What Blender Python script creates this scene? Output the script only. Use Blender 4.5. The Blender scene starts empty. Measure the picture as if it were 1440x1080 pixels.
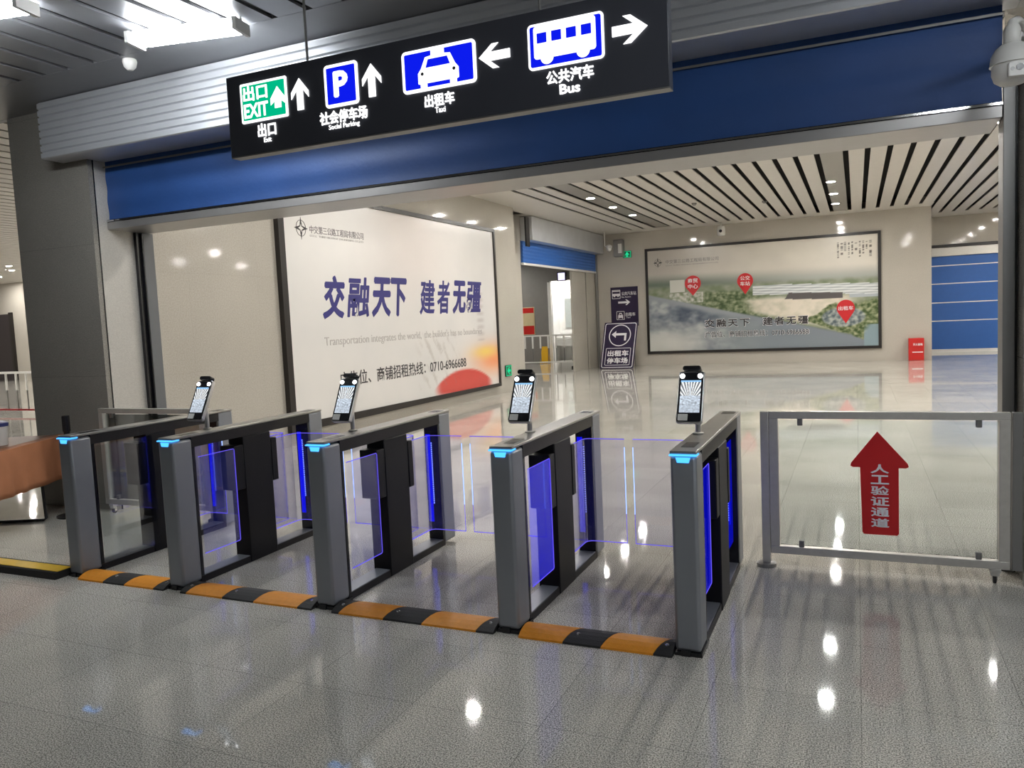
import bpy, bmesh, math, random
from math import sin, cos, pi, radians
from mathutils import Vector, Matrix, noise
random.seed(7)
S = bpy.context.scene
COL = S.collection

# ------------------------------------------------------------------ camera, world, exposure
F_PX, YAW, PITCH, ROLL, CAM_H = 1102.04, -0.4165, -0.0808, -0.0461, 1.6526
fwd = Vector((sin(YAW) * cos(PITCH), cos(YAW) * cos(PITCH), sin(PITCH)))
r0 = Vector((cos(YAW), -sin(YAW), 0)); u0 = r0.cross(fwd)
rt = r0 * cos(ROLL) + u0 * sin(ROLL); up = -r0 * sin(ROLL) + u0 * cos(ROLL)
cam_d = bpy.data.cameras.new('camera'); cam_d.sensor_width = 36; cam_d.sensor_fit = 'HORIZONTAL'
cam_d.lens = F_PX / 1440 * 36; cam_d.clip_start = 0.05; cam_d.clip_end = 200
cam = bpy.data.objects.new('camera', cam_d); COL.objects.link(cam)
cam.matrix_world = Matrix(((rt.x, up.x, -fwd.x, 0), (rt.y, up.y, -fwd.y, 0), (rt.z, up.z, -fwd.z, CAM_H), (0, 0, 0, 1)))
S.camera = cam
w = bpy.data.worlds.new('world'); S.world = w; w.use_nodes = True
w.node_tree.nodes['Background'].inputs[0].default_value = (.8, .85, 1, 1)
w.node_tree.nodes['Background'].inputs[1].default_value = .05
S.view_settings.view_transform = 'Standard'; S.view_settings.look = 'None'
S.view_settings.gamma = 1; S.view_settings.use_curve_mapping = False
S.view_settings.exposure = 0.0
S.cycles.caustics_reflective = False; S.cycles.caustics_refractive = False
S.cycles.sample_clamp_indirect = 6
S.cycles.max_bounces = 10; S.cycles.transparent_max_bounces = 24
S.cycles.use_denoising = True
HALL_LAMP = 900.0      # radiance of a downlight disc in the far hall
TUBE_LAMP = 74.0       # radiance of a ceiling batten in the near hall

# ------------------------------------------------------------------ materials
def lin(c):
    c = c / 255.0
    return c / 12.92 if c <= .04045 else ((c + .055) / 1.055) ** 2.4
def rgb(r, g, b): return (lin(r), lin(g), lin(b), 1)

def mat(name, col, rough=.5, metal=0.0, emit=None, es=0.0, spec=.5, bump=None, vary=None):
    m = bpy.data.materials.new(name); m.use_nodes = True
    nt = m.node_tree; b = nt.nodes['Principled BSDF']
    c = col if len(col) == 4 else (*col, 1)
    b.inputs['Base Color'].default_value = c
    b.inputs['Roughness'].default_value = rough; b.inputs['Metallic'].default_value = metal
    b.inputs['Specular IOR Level'].default_value = spec
    if emit:
        b.inputs['Emission Color'].default_value = (*emit[:3], 1); b.inputs['Emission Strength'].default_value = es
    # a little procedural variation so that no surface is perfectly flat
    sc, amt = vary or (9.0, .06)
    tc = nt.nodes.new('ShaderNodeTexCoord'); nz = nt.nodes.new('ShaderNodeTexNoise')
    nz.inputs['Scale'].default_value = sc; nz.inputs['Detail'].default_value = 3
    nt.links.new(tc.outputs['Object'], nz.inputs['Vector'])
    mx = nt.nodes.new('ShaderNodeMix'); mx.data_type = 'RGBA'
    mx.inputs[6].default_value = (*[v * (1 - amt) for v in c[:3]], 1); mx.inputs[7].default_value = (*[min(1, v * (1 + amt)) for v in c[:3]], 1)
    nt.links.new(nz.outputs['Fac'], mx.inputs[0]); nt.links.new(mx.outputs[2], b.inputs['Base Color'])
    if bump:
        bn = nt.nodes.new('ShaderNodeBump'); bn.inputs['Strength'].default_value = bump[1]; bn.inputs['Distance'].default_value = .01
        n2 = nt.nodes.new('ShaderNodeTexNoise'); n2.inputs['Scale'].default_value = bump[0]
        nt.links.new(tc.outputs['Object'], n2.inputs['Vector'])
        nt.links.new(n2.outputs['Fac'], bn.inputs['Height']); nt.links.new(bn.outputs['Normal'], b.inputs['Normal'])
    return m

def emat(name, col, es):
    m = bpy.data.materials.new(name); m.use_nodes = True; nt = m.node_tree
    nt.nodes.remove(nt.nodes['Principled BSDF'])
    e = nt.nodes.new('ShaderNodeEmission'); e.inputs[0].default_value = (*col[:3], 1); e.inputs[1].default_value = es
    nt.links.new(e.outputs[0], nt.nodes['Material Output'].inputs[0])
    return m

def glass_mat(name, tint=(.93, .96, .97), glow=None, gs=0.0, refl=.9):
    m = bpy.data.materials.new(name); m.use_nodes = True; nt = m.node_tree
    nt.nodes.remove(nt.nodes['Principled BSDF'])
    t = nt.nodes.new('ShaderNodeBsdfTransparent'); t.inputs[0].default_value = (*tint, 1)
    g = nt.nodes.new('ShaderNodeBsdfGlossy'); g.inputs['Roughness'].default_value = .02
    f = nt.nodes.new('ShaderNodeFresnel'); f.inputs[0].default_value = 1.45
    k = nt.nodes.new('ShaderNodeMath'); k.operation = 'MULTIPLY'; k.inputs[1].default_value = refl
    nt.links.new(f.outputs[0], k.inputs[0])
    mx = nt.nodes.new('ShaderNodeMixShader')
    nt.links.new(k.outputs[0], mx.inputs[0]); nt.links.new(t.outputs[0], mx.inputs[1]); nt.links.new(g.outputs[0], mx.inputs[2])
    out = mx.outputs[0]
    if glow:
        e = nt.nodes.new('ShaderNodeEmission'); e.inputs[0].default_value = (*glow, 1); e.inputs[1].default_value = gs
        a = nt.nodes.new('ShaderNodeAddShader'); nt.links.new(out, a.inputs[0]); nt.links.new(e.outputs[0], a.inputs[1]); out = a.outputs[0]
    nt.links.new(out, nt.nodes['Material Output'].inputs[0])
    return m

def stone_mat(name, c1, c2, rough, tile=None, line=.35, speck=260, off=(0, 0), lw=.004, axes='XY', blotch=.12, tilevar=.05):
    """speckled polished stone with tile joints laid out in metres"""
    m = bpy.data.materials.new(name); m.use_nodes = True; nt = m.node_tree; b = nt.nodes['Principled BSDF']
    b.inputs['Roughness'].default_value = rough
    N = lambda t: nt.nodes.new(t)
    L = nt.links.new
    tc = N('ShaderNodeTexCoord')
    n1 = N('ShaderNodeTexNoise'); n1.inputs['Scale'].default_value = speck; n1.inputs['Detail'].default_value = 1
    L(tc.outputs['Object'], n1.inputs['Vector'])
    ramp = N('ShaderNodeValToRGB'); ramp.color_ramp.elements[0].position = .36; ramp.color_ramp.elements[1].position = .64
    ramp.color_ramp.elements[0].color = c1; ramp.color_ramp.elements[1].color = c2
    L(n1.outputs['Fac'], ramp.inputs[0])
    n2 = N('ShaderNodeTexNoise'); n2.inputs['Scale'].default_value = 1.3; n2.inputs['Detail'].default_value = 4
    L(tc.outputs['Object'], n2.inputs['Vector'])
    mr = N('ShaderNodeMapRange'); mr.inputs[1].default_value = .3; mr.inputs[2].default_value = .7
    mr.inputs[3].default_value = 1 - blotch; mr.inputs[4].default_value = 1 + blotch
    L(n2.outputs['Fac'], mr.inputs[0])
    val = mr.outputs[0]
    if tile:
        sp = N('ShaderNodeSeparateXYZ'); L(tc.outputs['Object'], sp.inputs[0])
        masks = []; cells = []
        for a, size, o in zip(axes, tile, off):
            s1 = N('ShaderNodeMath'); s1.operation = 'SUBTRACT'; s1.inputs[1].default_value = o; L(sp.outputs[a], s1.inputs[0])
            s2 = N('ShaderNodeMath'); s2.operation = 'DIVIDE'; s2.inputs[1].default_value = size; L(s1.outputs[0], s2.inputs[0])
            fr = N('ShaderNodeMath'); fr.operation = 'FRACT'; L(s2.outputs[0], fr.inputs[0])
            fl = N('ShaderNodeMath'); fl.operation = 'FLOOR'; L(s2.outputs[0], fl.inputs[0]); cells.append(fl.outputs[0])
            lt = N('ShaderNodeMath'); lt.operation = 'LESS_THAN'; lt.inputs[1].default_value = lw / size; L(fr.outputs[0], lt.inputs[0])
            masks.append(lt.outputs[0])
        mxm = N('ShaderNodeMath'); mxm.operation = 'MAXIMUM'; L(masks[0], mxm.inputs[0]); L(masks[1], mxm.inputs[1])
        cb = N('ShaderNodeCombineXYZ'); L(cells[0], cb.inputs[0]); L(cells[1], cb.inputs[1])
        wn = N('ShaderNodeTexWhiteNoise'); L(cb.outputs[0], wn.inputs['Vector'])
        m2 = N('ShaderNodeMapRange'); m2.inputs[3].default_value = 1 - tilevar; m2.inputs[4].default_value = 1 + tilevar; L(wn.outputs['Value'], m2.inputs[0])
        mu = N('ShaderNodeMath'); mu.operation = 'MULTIPLY'; L(val, mu.inputs[0]); L(m2.outputs[0], mu.inputs[1])
        dl = N('ShaderNodeMapRange'); dl.inputs[3].default_value = 1; dl.inputs[4].default_value = line; L(mxm.outputs[0], dl.inputs[0])
        m3 = N('ShaderNodeMath'); m3.operation = 'MULTIPLY'; L(mu.outputs[0], m3.inputs[0]); L(dl.outputs[0], m3.inputs[1])
        val = m3.outputs[0]
    sc = N('ShaderNodeVectorMath'); sc.operation = 'SCALE'; L(ramp.outputs[0], sc.inputs[0]); L(val, sc.inputs['Scale'])
    L(sc.outputs[0], b.inputs['Base Color'])
    return m

def attr_mat(name, rough=.4, emit=0.0):
    m = bpy.data.materials.new(name); m.use_nodes = True; nt = m.node_tree; b = nt.nodes['Principled BSDF']
    a = nt.nodes.new('ShaderNodeAttribute'); a.attribute_name = 'Col'
    b.inputs['Roughness'].default_value = rough
    if emit:
        b.inputs['Base Color'].default_value = (.02, .02, .02, 1)
        nt.links.new(a.outputs['Color'], b.inputs['Emission Color']); b.inputs['Emission Strength'].default_value = emit
    else:
        nt.links.new(a.outputs['Color'], b.inputs['Base Color'])
    return m

M = {}
M['floor'] = stone_mat('floor granite', (.19, .182, .16, 1), (.80, .77, .70, 1), .04, (.6, .6), .62, 165, (0, .43), blotch=.10)
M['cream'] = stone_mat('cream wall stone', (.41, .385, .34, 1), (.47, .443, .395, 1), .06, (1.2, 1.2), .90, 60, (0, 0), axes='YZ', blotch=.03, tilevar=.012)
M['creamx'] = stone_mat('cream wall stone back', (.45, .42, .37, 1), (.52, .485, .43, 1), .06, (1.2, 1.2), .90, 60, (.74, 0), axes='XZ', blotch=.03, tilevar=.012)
M['granite'] = stone_mat('pillar granite', (.20, .19, .17, 1), (.33, .31, .28, 1), .16, (3, 1.25), .75, 170, (-8.2, .05), axes='XZ', blotch=.06)  # pillar front tone, darker than the side to carry its shade
M['granite_side'] = stone_mat('pillar side stone', (.48, .455, .42, 1), (.58, .555, .51, 1), .10, None, speck=150, blotch=.05)  # pillar side tone, lightened to carry the light from the hall
M['steel'] = mat('brushed steel', (.60, .58, .54), .38, .5, vary=(30, .1))
M['steel_d'] = mat('dull steel', (.25, .245, .24), .4, .5)
M['plate'] = mat('painted grey plate', (.13, .135, .14), .5)
M['gate'] = mat('gate grey metal', (.27, .285, .315), .38, .4)
M['gatetop'] = mat('gate top cover', (.36, .35, .33), .3, .75)
M['black'] = mat('black plastic', (.012, .012, .015), .25)
M['rail'] = mat('black rail', (.014, .013, .015), .42, spec=.25)
M['column'] = mat('black motor housing', (.008, .008, .010), .45, spec=.2)
M['rubber'] = mat('black rubber', (.018, .018, .018), .65, bump=(160, .3))
M['orange'] = mat('orange rubber', rgb(230, 148, 36), .5, bump=(160, .25), vary=(40, .12))
M['yellow'] = mat('yellow paint', rgb(215, 175, 40), .5, vary=(25, .15))
M['chrome'] = mat('chrome', (.75, .75, .75), .12, 1.0)
M['alu'] = mat('aluminium', (.62, .62, .63), .3, .9)
M['beam'] = mat('shutter bottom beam', (.40, .39, .38), .34, .6)
M['white'] = mat('white plastic', (.72, .71, .68), .35)
M['whitepaint'] = mat('white paint', (.78, .77, .74), .4)
M['red'] = mat('red sticker', rgb(200, 28, 34), .4)
M['darkred'] = mat('dark red rail', rgb(140, 26, 34), .4)
M['redbox'] = mat('red metal box', rgb(196, 38, 34), .35)
M['curtain'] = mat('blue shutter fabric', (.016, .066, .235), .55, bump=(30, .15), vary=(2.2, .22))
M['curtain2'] = mat('blue shutter slats', (.025, .12, .42), .42)
M['silver'] = mat('silver corrugated housing', (.66, .68, .72), .34, .55, vary=(3, .1))
M['frontceil'] = mat('dark grey ceiling strip', (.22, .225, .24), .38, .35)
M['plenum'] = mat('dark ceiling void', (.012, .011, .010), .8)
M['hallceil'] = mat('pale ceiling strip', (.66, .63, .59), .35)
M['hallpanel'] = mat('grey downlight strip', (.30, .29, .27), .35, .2)
M['darkroom'] = mat('grey room wall', (.22, .21, .20), .5)
M['tilewhite'] = mat('white washroom wall', (.80, .80, .78), .3)
M['mirror'] = mat('mirror', (.7, .76, .76), .08, 1.0)
M['door'] = mat('dark door', (.035, .028, .032), .4)
M['cloth'] = mat('brown table cloth', rgb(172, 112, 76), .75, vary=(5, .15), bump=(12, .4))
M['wood'] = mat('table top wood', rgb(120, 82, 60), .5)
M['frameblack'] = mat('dark poster frame', (.016, .013, .012), .35)
M['purple'] = mat('dark purple sign', (.020, .010, .045), .35)
M['signwhite'] = mat('white sign lettering', (.85, .84, .86), .5)
M['inkblue'] = mat('blue brush ink', (.025, .022, .17), .5)
M['inkgrey'] = mat('grey ink', (.42, .40, .39), .5)
M['inkdark'] = mat('dark ink', (.03, .026, .03), .5)
M['inkmid'] = mat('mid grey ink', (.17, .15, .16), .5)
M['signbox'] = mat('charcoal sign face', (.062, .066, .082), .34)
M['e_white'] = emat('lit white', (1, 1, 1), 1.6)
M['e_blue'] = emat('lit blue', (.004, .012, .86), 1.0)
M['e_green'] = emat('lit green', (.0, .47, .23), 1.05)
M['e_cyan'] = emat('cyan status light', (.06, .36, 1.0), 2.2)
M['e_led'] = emat('blue led and its glow', (.006, .008, 1.0), .8)
M['e_leddot'] = emat('led dots', (.16, .22, 1.0), 2.6)
M['e_edge'] = emat('lit acrylic edge', (.16, .12, 1.0), .9)
M['e_edge2'] = emat('bright acrylic edge', (.30, .45, 1.0), 1.7)
M['e_down'] = emat('downlight glow', (1, .965, .905), HALL_LAMP)
M['e_tube'] = emat('batten glow', (.93, .97, 1.0), TUBE_LAMP)
M['e_flash'] = emat('terminal lamp', (1, 1, 1), 6)
M['e_sign'] = emat('lavender lamp box', (.75, .72, 1.0), 1.5)
M['e_exit'] = emat('exit green', (.02, .75, .33), 1.0)
M['e_exitd'] = mat('exit dark green', (.01, .10, .05), .4)
M['glass'] = glass_mat('clear glass')
M['glass_glow'] = glass_mat('acrylic led reflection', (.93, .94, 1.0), (.004, .02, .50), .032, refl=.22)  # blue emission stands in for led light reflected in the glass
M['glass_glow2'] = glass_mat('acrylic led reflection bright', (.88, .88, .98), (.001, .003, .8), .22, refl=.22)
M['glass_wing'] = glass_mat('acrylic wing', (.95, .95, .99), (.05, .05, .5), .025, refl=.6)
M['screen'] = attr_mat('terminal screen', .15, 1.05)
M['printL'] = attr_mat('poster print', .22)
M['cleaning'] = mat('yellow wet floor sign', rgb(226, 176, 20), .45)

# ------------------------------------------------------------------ mesh helpers
class MB:
    def __init__(s): s.bm = bmesh.new()
    def box(s, x0, x1, y0, y1, z0, z1):
        v = [s.bm.verts.new((x, y, z)) for z in (z0, z1) for y in (y0, y1) for x in (x0, x1)]
        for f in ((0, 2, 3, 1), (4, 5, 7, 6), (0, 1, 5, 4), (2, 6, 7, 3), (0, 4, 6, 2), (1, 3, 7, 5)):
            s.bm.faces.new([v[i] for i in f])
        return s
    def prism(s, pts, fr, t0=0.0, t1=.004):
        """2-D outline in frame fr=(o,U,V,N), extruded along N from t0 to t1"""
        o, U, V, N = fr
        a = [s.bm.verts.new(o + U * p[0] + V * p[1] + N * t1) for p in pts]
        b = [s.bm.verts.new(o + U * p[0] + V * p[1] + N * t0) for p in pts]
        s.bm.faces.new(a); s.bm.faces.new(b[::-1])
        n = len(pts)
        for i in range(n): s.bm.faces.new((a[i], b[i], b[(i + 1) % n], a[(i + 1) % n]))
        return s
    def ring(s, outer, inner, fr, t0=0.0, t1=.004):
        o, U, V, N = fr; n = len(outer)
        P = lambda p, t: s.bm.verts.new(o + U * p[0] + V * p[1] + N * t)
        a = [P(p, t1) for p in outer]; b = [P(p, t1) for p in inner]; c = [P(p, t0) for p in outer]; d = [P(p, t0) for p in inner]
        for i in range(n):
            j = (i + 1) % n
            s.bm.faces.new((a[i], a[j], b[j], b[i])); s.bm.faces.new((c[i], d[i], d[j], c[j]))
            s.bm.faces.new((a[i], c[i], c[j], a[j])); s.bm.faces.new((b[i], b[j], d[j], d[i]))
        return s
    def lathe(s, prof, seg=28, c=(0, 0, 0), axis='Z'):
        def pt(r, h, a):
            x, y = r * cos(a), r * sin(a)
            return {'Z': (c[0] + x, c[1] + y, c[2] + h), 'Y': (c[0] + x, c[1] + h, c[2] + y), 'X': (c[0] + h, c[1] + x, c[2] + y)}[axis]
        rings = []
        for r, h in prof:
            rings.append([s.bm.verts.new(pt(max(r, 1e-4), h, 2 * pi * i / seg)) for i in range(seg)])
        for A, B in zip(rings, rings[1:]):
            for i in range(seg): s.bm.faces.new((A[i], A[(i + 1) % seg], B[(i + 1) % seg], B[i]))
        s.bm.faces.new(rings[0][::-1]); s.bm.faces.new(rings[-1])
        return s
    def tube(s, pts, r, seg=12):
        pts = [Vector(p) for p in pts]; rings = []
        for i, p in enumerate(pts):
            d = (pts[min(i + 1, len(pts) - 1)] - pts[max(i - 1, 0)]).normalized()
            a = d.orthogonal().normalized() if not rings else (pa - d * pa.dot(d)).normalized()
            pa = a; b = d.cross(a)
            rings.append([s.bm.verts.new(p + (a * cos(t) + b * sin(t)) * r) for t in [2 * pi * k / seg for k in range(seg)]])
        for A, B in zip(rings, rings[1:]):
            for i in range(seg): s.bm.faces.new((A[i], A[(i + 1) % seg], B[(i + 1) % seg], B[i]))
        s.bm.faces.new(rings[0][::-1]); s.bm.faces.new(rings[-1])
        return s
    def profile(s, prof, x0, x1):
        """(y,z) profile polygon extruded along X"""
        a = [s.bm.verts.new((x0, y, z)) for y, z in prof]; b = [s.bm.verts.new((x1, y, z)) for y, z in prof]
        s.bm.faces.new(a[::-1]); s.bm.faces.new(b); n = len(prof)
        for i in range(n): s.bm.faces.new((a[i], a[(i + 1) % n], b[(i + 1) % n], b[i]))
        return s
    def xf(s, m):
        bmesh.ops.transform(s.bm, matrix=m, verts=s.bm.verts); return s
    def obj(s, name, m, parent=None, bevel=0.0, smooth=False, seg=2):
        bmesh.ops.recalc_face_normals(s.bm, faces=s.bm.faces)
        me = bpy.data.meshes.new(name); s.bm.to_mesh(me); s.bm.free()
        me.materials.append(m)
        if smooth:
            for p in me.polygons: p.use_smooth = True
            me.set_sharp_from_angle(angle=radians(38))
        o = bpy.data.objects.new(name, me); COL.objects.link(o)
        if parent: o.parent = parent
        if bevel:
            b = o.modifiers.new('bevel', 'BEVEL'); b.width = bevel; b.segments = seg; b.limit_method = 'ANGLE'; b.angle_limit = radians(40)
            b.use_clamp_overlap = True
            me.polygons.foreach_set('use_smooth', [True] * len(me.polygons)); me.set_sharp_from_angle(angle=radians(38))
        return o

def box(name, m, x0, x1, y0, y1, z0, z1, parent=None, bevel=0.0):
    return MB().box(x0, x1, y0, y1, z0, z1).obj(name, m, parent, bevel)
def tag(o, label=None, cat=None, group=None, kind=None):
    if label: o['label'] = label
    if cat: o['category'] = cat
    if group: o['group'] = group
    if kind: o['kind'] = kind
    return o
def thing(name, label, cat, loc=(0, 0, 0), rz=0.0, group=None):
    o = bpy.data.objects.new(name, None); COL.objects.link(o); o.empty_display_size = .1
    o.location = loc; o.rotation_euler = (0, 0, rz)
    return tag(o, label, cat, group)
def struct(o, label=None, cat=None): return tag(o, label, cat, kind='structure')
def copy_tree(o, parent=None):
    c = o.copy(); COL.objects.link(c)
    if parent: c.parent = parent
    for ch in list(o.children): copy_tree(ch, c)
    return c
V3 = Vector
def frame_x(y, x=0, z=0): return (V3((x, y, z)), V3((1, 0, 0)), V3((0, 0, 1)), V3((0, -1, 0)))     # faces -Y
def frame_y(x): return (V3((x, 0, 0)), V3((0, 1, 0)), V3((0, 0, 1)), V3((1, 0, 0)))                # faces +X
def rrect(u0, u1, v0, v1, r, n=6):
    P = []
    for cx, cy, a0 in ((u1 - r, v0 + r, -90), (u1 - r, v1 - r, 0), (u0 + r, v1 - r, 90), (u0 + r, v0 + r, 180)):
        for k in range(n + 1):
            a = radians(a0 + 90 * k / n); P.append((cx + r * cos(a), cy + r * sin(a)))
    return P
def disc(cx, cy, rx, ry=None, n=36):
    ry = ry or rx
    return [(cx + rx * cos(2 * pi * k / n), cy + ry * sin(2 * pi * k / n)) for k in range(n)]
def arrow(cx, cy, length, head, ang, shaft=.36, chev=True):
    """arrow pointing along ang (radians), centred at cx, cy; head = head width"""
    hl = head * .62; s = head * shaft / 2; L2 = length / 2
    P = [(L2, 0), (L2 - hl, head / 2)]
    if chev: P += [(L2 - hl - head * .30, head / 2), (L2 - head * .52 , s)]
    else: P += [(L2 - hl, s)]
    P += [(-L2, s), (-L2, -s)]
    if chev: P += [(L2 - head * .52, -s), (L2 - hl - head * .30, -head / 2)]
    else: P += [(L2 - hl, -s)]
    P += [(L2 - hl, -head / 2)]
    return [(cx + x * cos(ang) - y * sin(ang), cy + x * sin(ang) + y * cos(ang)) for x, y in P]

_glyph = {}
def text(s, name, m, fr, u0, u1, v0, v1, parent=None, bold=0.0, t0=0.0, th=.003, spacing=1.0, skew=0.0, line=1.0):
    """lettering fitted into the box u0..u1, v0..v1 of frame fr"""
    cu = bpy.data.curves.new('t', 'FONT'); cu.body = s; cu.size = 1; cu.offset = min(bold, .012); cu.extrude = .004
    cu.space_character = spacing; cu.align_x = 'CENTER'; cu.resolution_u = 3; cu.space_line = line
    ob = bpy.data.objects.new('t', cu); COL.objects.link(ob)
    dg = bpy.context.evaluated_depsgraph_get(); dg.update()
    me = bpy.data.meshes.new_from_object(ob.evaluated_get(dg)); bpy.data.objects.remove(ob)
    xs = [v.co.x + skew * v.co.y for v in me.vertices]; ys = [v.co.y for v in me.vertices]; zs = [v.co.z for v in me.vertices]
    ax, bx, ay, by, az, bz = min(xs), max(xs), min(ys), max(ys), min(zs), max(zs)
    o, U, V, N = fr
    for v, x in zip(me.vertices, xs):
        u = u0 + (x - ax) / max(bx - ax, 1e-6) * (u1 - u0); q = v0 + (v.co.y - ay) / max(by - ay, 1e-6) * (v1 - v0)
        v.co = o + U * u + V * q + N * (t0 + (th if v.co.z > (az + bz) / 2 else 0))
    if bold > .012:                                # heavier strokes: the outline repeated with small shifts
        b2 = bmesh.new(); b2.from_mesh(me); g0 = list(b2.verts) + list(b2.edges) + list(b2.faces); sh = bold * (u1 - u0) / max(bx - ax, 1e-6) * .8; sv = bold * (v1 - v0) / max(by - ay, 1e-6) * .8
        for q, (a_, c_) in enumerate(((1, 0), (-1, 0), (0, 1), (0, -1))):
            d = bmesh.ops.duplicate(b2, geom=g0)
            vs = [x for x in d['geom'] if isinstance(x, bmesh.types.BMVert)]
            bmesh.ops.translate(b2, vec=U * (sh * a_) + V * (sv * c_) + N * (.0001 * (q + 1)), verts=vs)
        b2.to_mesh(me); b2.free()
    me.name = name; me.materials.clear(); me.materials.append(m)
    ob = bpy.data.objects.new(name, me); COL.objects.link(ob)
    if parent: ob.parent = parent
    return ob

def print_grid(name, m, fr, u0, u1, v0, v1, nx, ny, paint, parent=None, t=0.0, thick=.01):
    """a flat printed sheet (front) with thickness; paint(u,v) -> sRGB 0..255, u,v in 0..1"""
    o, U, V, N = fr; bm = bmesh.new(); lay = bm.verts.layers.float_color.new('Col'); g = []
    for j in range(ny + 1):
        row = []
        for i in range(nx + 1):
            a, b = i / nx, j / ny
            v = bm.verts.new(o + U * (u0 + (u1 - u0) * a) + V * (v0 + (v1 - v0) * b) + N * (t + thick))
            c = paint(a, b); v[lay] = (lin(max(0, min(255, c[0]))), lin(max(0, min(255, c[1]))), lin(max(0, min(255, c[2]))), 1); row.append(v)
        g.append(row)
    for j in range(ny):
        for i in range(nx): bm.faces.new((g[j][i], g[j][i + 1], g[j + 1][i + 1], g[j + 1][i]))
    rim = g[0] + [g[j][nx] for j in range(1, ny + 1)] + g[ny][-2::-1] + [g[j][0] for j in range(ny - 1, 0, -1)]
    bk = []
    for v in rim:
        q = bm.verts.new(v.co - N * thick); q[lay] = v[lay]; bk.append(q)
    for i in range(len(rim)): bm.faces.new((rim[i], bk[i], bk[(i + 1) % len(rim)], rim[(i + 1) % len(rim)]))
    bm.faces.new(bk[::-1])
    bmesh.ops.recalc_face_normals(bm, faces=bm.faces)
    me = bpy.data.meshes.new(name); bm.to_mesh(me); bm.free(); me.materials.append(m)
    ob = bpy.data.objects.new(name, me); COL.objects.link(ob)
    if parent: ob.parent = parent
    return ob
def fbm(x, y, o=4): return noise.fractal(V3((x, y, 3.1)), 1.0, 2.0, o)
def mixc(a, b, t):
    t = max(0, min(1, t)); return tuple(p + (q - p) * t for p, q in zip(a, b))
def sm(e0, e1, x):
    t = max(0, min(1, (x - e0) / (e1 - e0))); return t * t * (3 - 2 * t)

# ------------------------------------------------------------------ the setting
ZC, ZF = 4.30, 3.85          # far hall ceiling, near hall ceiling
YB = 25.1                    # far hall back wall
XL = -7.40                   # far hall left wall
struct(box('floor', M['floor'], -37, 11, -7, 33, -.12, 0), 'speckled grey polished granite tile floor', 'floor')
# far hall walls
struct(box('wall_left', M['cream'], XL - .22, XL, 5.9, 17.25, 0, ZC + .3), 'cream polished stone wall carrying the large white billboard', 'wall')
mb = MB(); mb.box(-8.2, -7.9, 17.25, 18.76, 0, ZC + .3); mb.box(-8.2, -7.9, 18.76, 22.75, 3.7, ZC + .3); mb.box(-8.2, -7.9, 22.75, YB, 3.7, ZC + .3)
mb.box(-7.9, XL - .22, 17.05, 17.25, 0, ZC + .3)
struct(mb.obj('wall_left_doorway', M['cream']), 'recessed cream wall above the side room doorway', 'wall')
mb = MB(); mb.box(-7.98, -7.92, 22.75, 24.06, 0, 3.08); mb.box(-8.2, -7.9, 24.12, YB, 0, 3.7)
struct(mb.obj('trim_1', M['cream']), 'cream stone jamb panels at the far side of the side room doorway', 'doorway trim')
struct(box('trim_2', M['black'], -8.18, -7.93, 24.06, 24.12, 0, 3.08), 'narrow dark joint between the doorway jamb panels', 'doorway trim')
struct(box('wall_back', M['creamx'], -8.2, 1.94, YB, YB + .3, 0, ZC + .3), 'cream stone back wall carrying the aerial view poster', 'wall')
struct(box('wall_back_return', M['cream'], 1.64, 1.94, YB + .3, 28.6, 0, ZC + .3), 'cream side wall of the recess past the back wall', 'wall')
mb = MB(); mb.box(1.94, 2.2, 28.6, 28.9, 0, ZC + .3); mb.box(2.2, 4.2, 28.6, 28.9, 3.42, ZC + .3); mb.box(4.2, 11, 28.6, 28.9, 0, ZC + .3)
struct(mb.obj('wall_far_right', M['creamx']), 'cream wall around the closed blue shutter at far right', 'wall')
struct(box('wall_right', M['cream'], 9.0, 9.3, 5.9, 28.6, 0, ZC + .3), 'cream stone right wall of the far hall', 'wall')
# far hall ceiling: pale strips with dark gaps, along Y
def strips(name, mtl, xs, y0, y1, z, th=.02, step_y=None):
    mb = MB()
    for a, b in xs: mb.box(a, b, y0, y1, z, z + th)
    return mb.obj(name, mtl)
P_ = .353; G_ = .095
xs = []; wide = []
k = -198
x = -.198
while x < 9: xs.append((x + G_, min(x + P_, 9.0))); x += P_
x = -.665
n = 0
while n < 13: xs.append((x - P_ + G_, x)); x -= P_; n += 1
wide.append((-.665 + G_, -.198)); wide.append((x - .48 + G_, x)); xl = x - .48
xs += [(xl - .345 + G_, xl), (xl - .345 - .40 + G_, xl - .345)]
xl = xl - .745
mb = MB()
for a, b in xs: mb.box(a, b, 5.95, 24.3 if b < 1.94 else 27.2, ZC, ZC + .02)
mb.box(-8.2, xl, 5.95, YB, ZC, ZC + .02)                      # plain margin by the left wall
mb.box(xl, 1.94, 24.3, YB, ZC, ZC + .02); mb.box(1.94, 9, 27.2, 28.6, ZC, ZC + .02)
struct(mb.obj('ceiling', M['hallceil']), 'pale strip ceiling with dark gaps over the far hall', 'ceiling')
mb = MB()
for a, b in wide: mb.box(a, b, 5.95, 24.3, ZC + .015, ZC + .03)
struct(mb.obj('ceiling_downlight_strip', M['hallpanel']), 'wider grey ceiling strips that carry the downlights', 'ceiling')
struct(box('ceiling_void', M['plenum'], -8.2, 9.3, 5.95, 28.9, ZC + .28, ZC + .32), 'dark void above the strip ceiling', 'ceiling')
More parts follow.
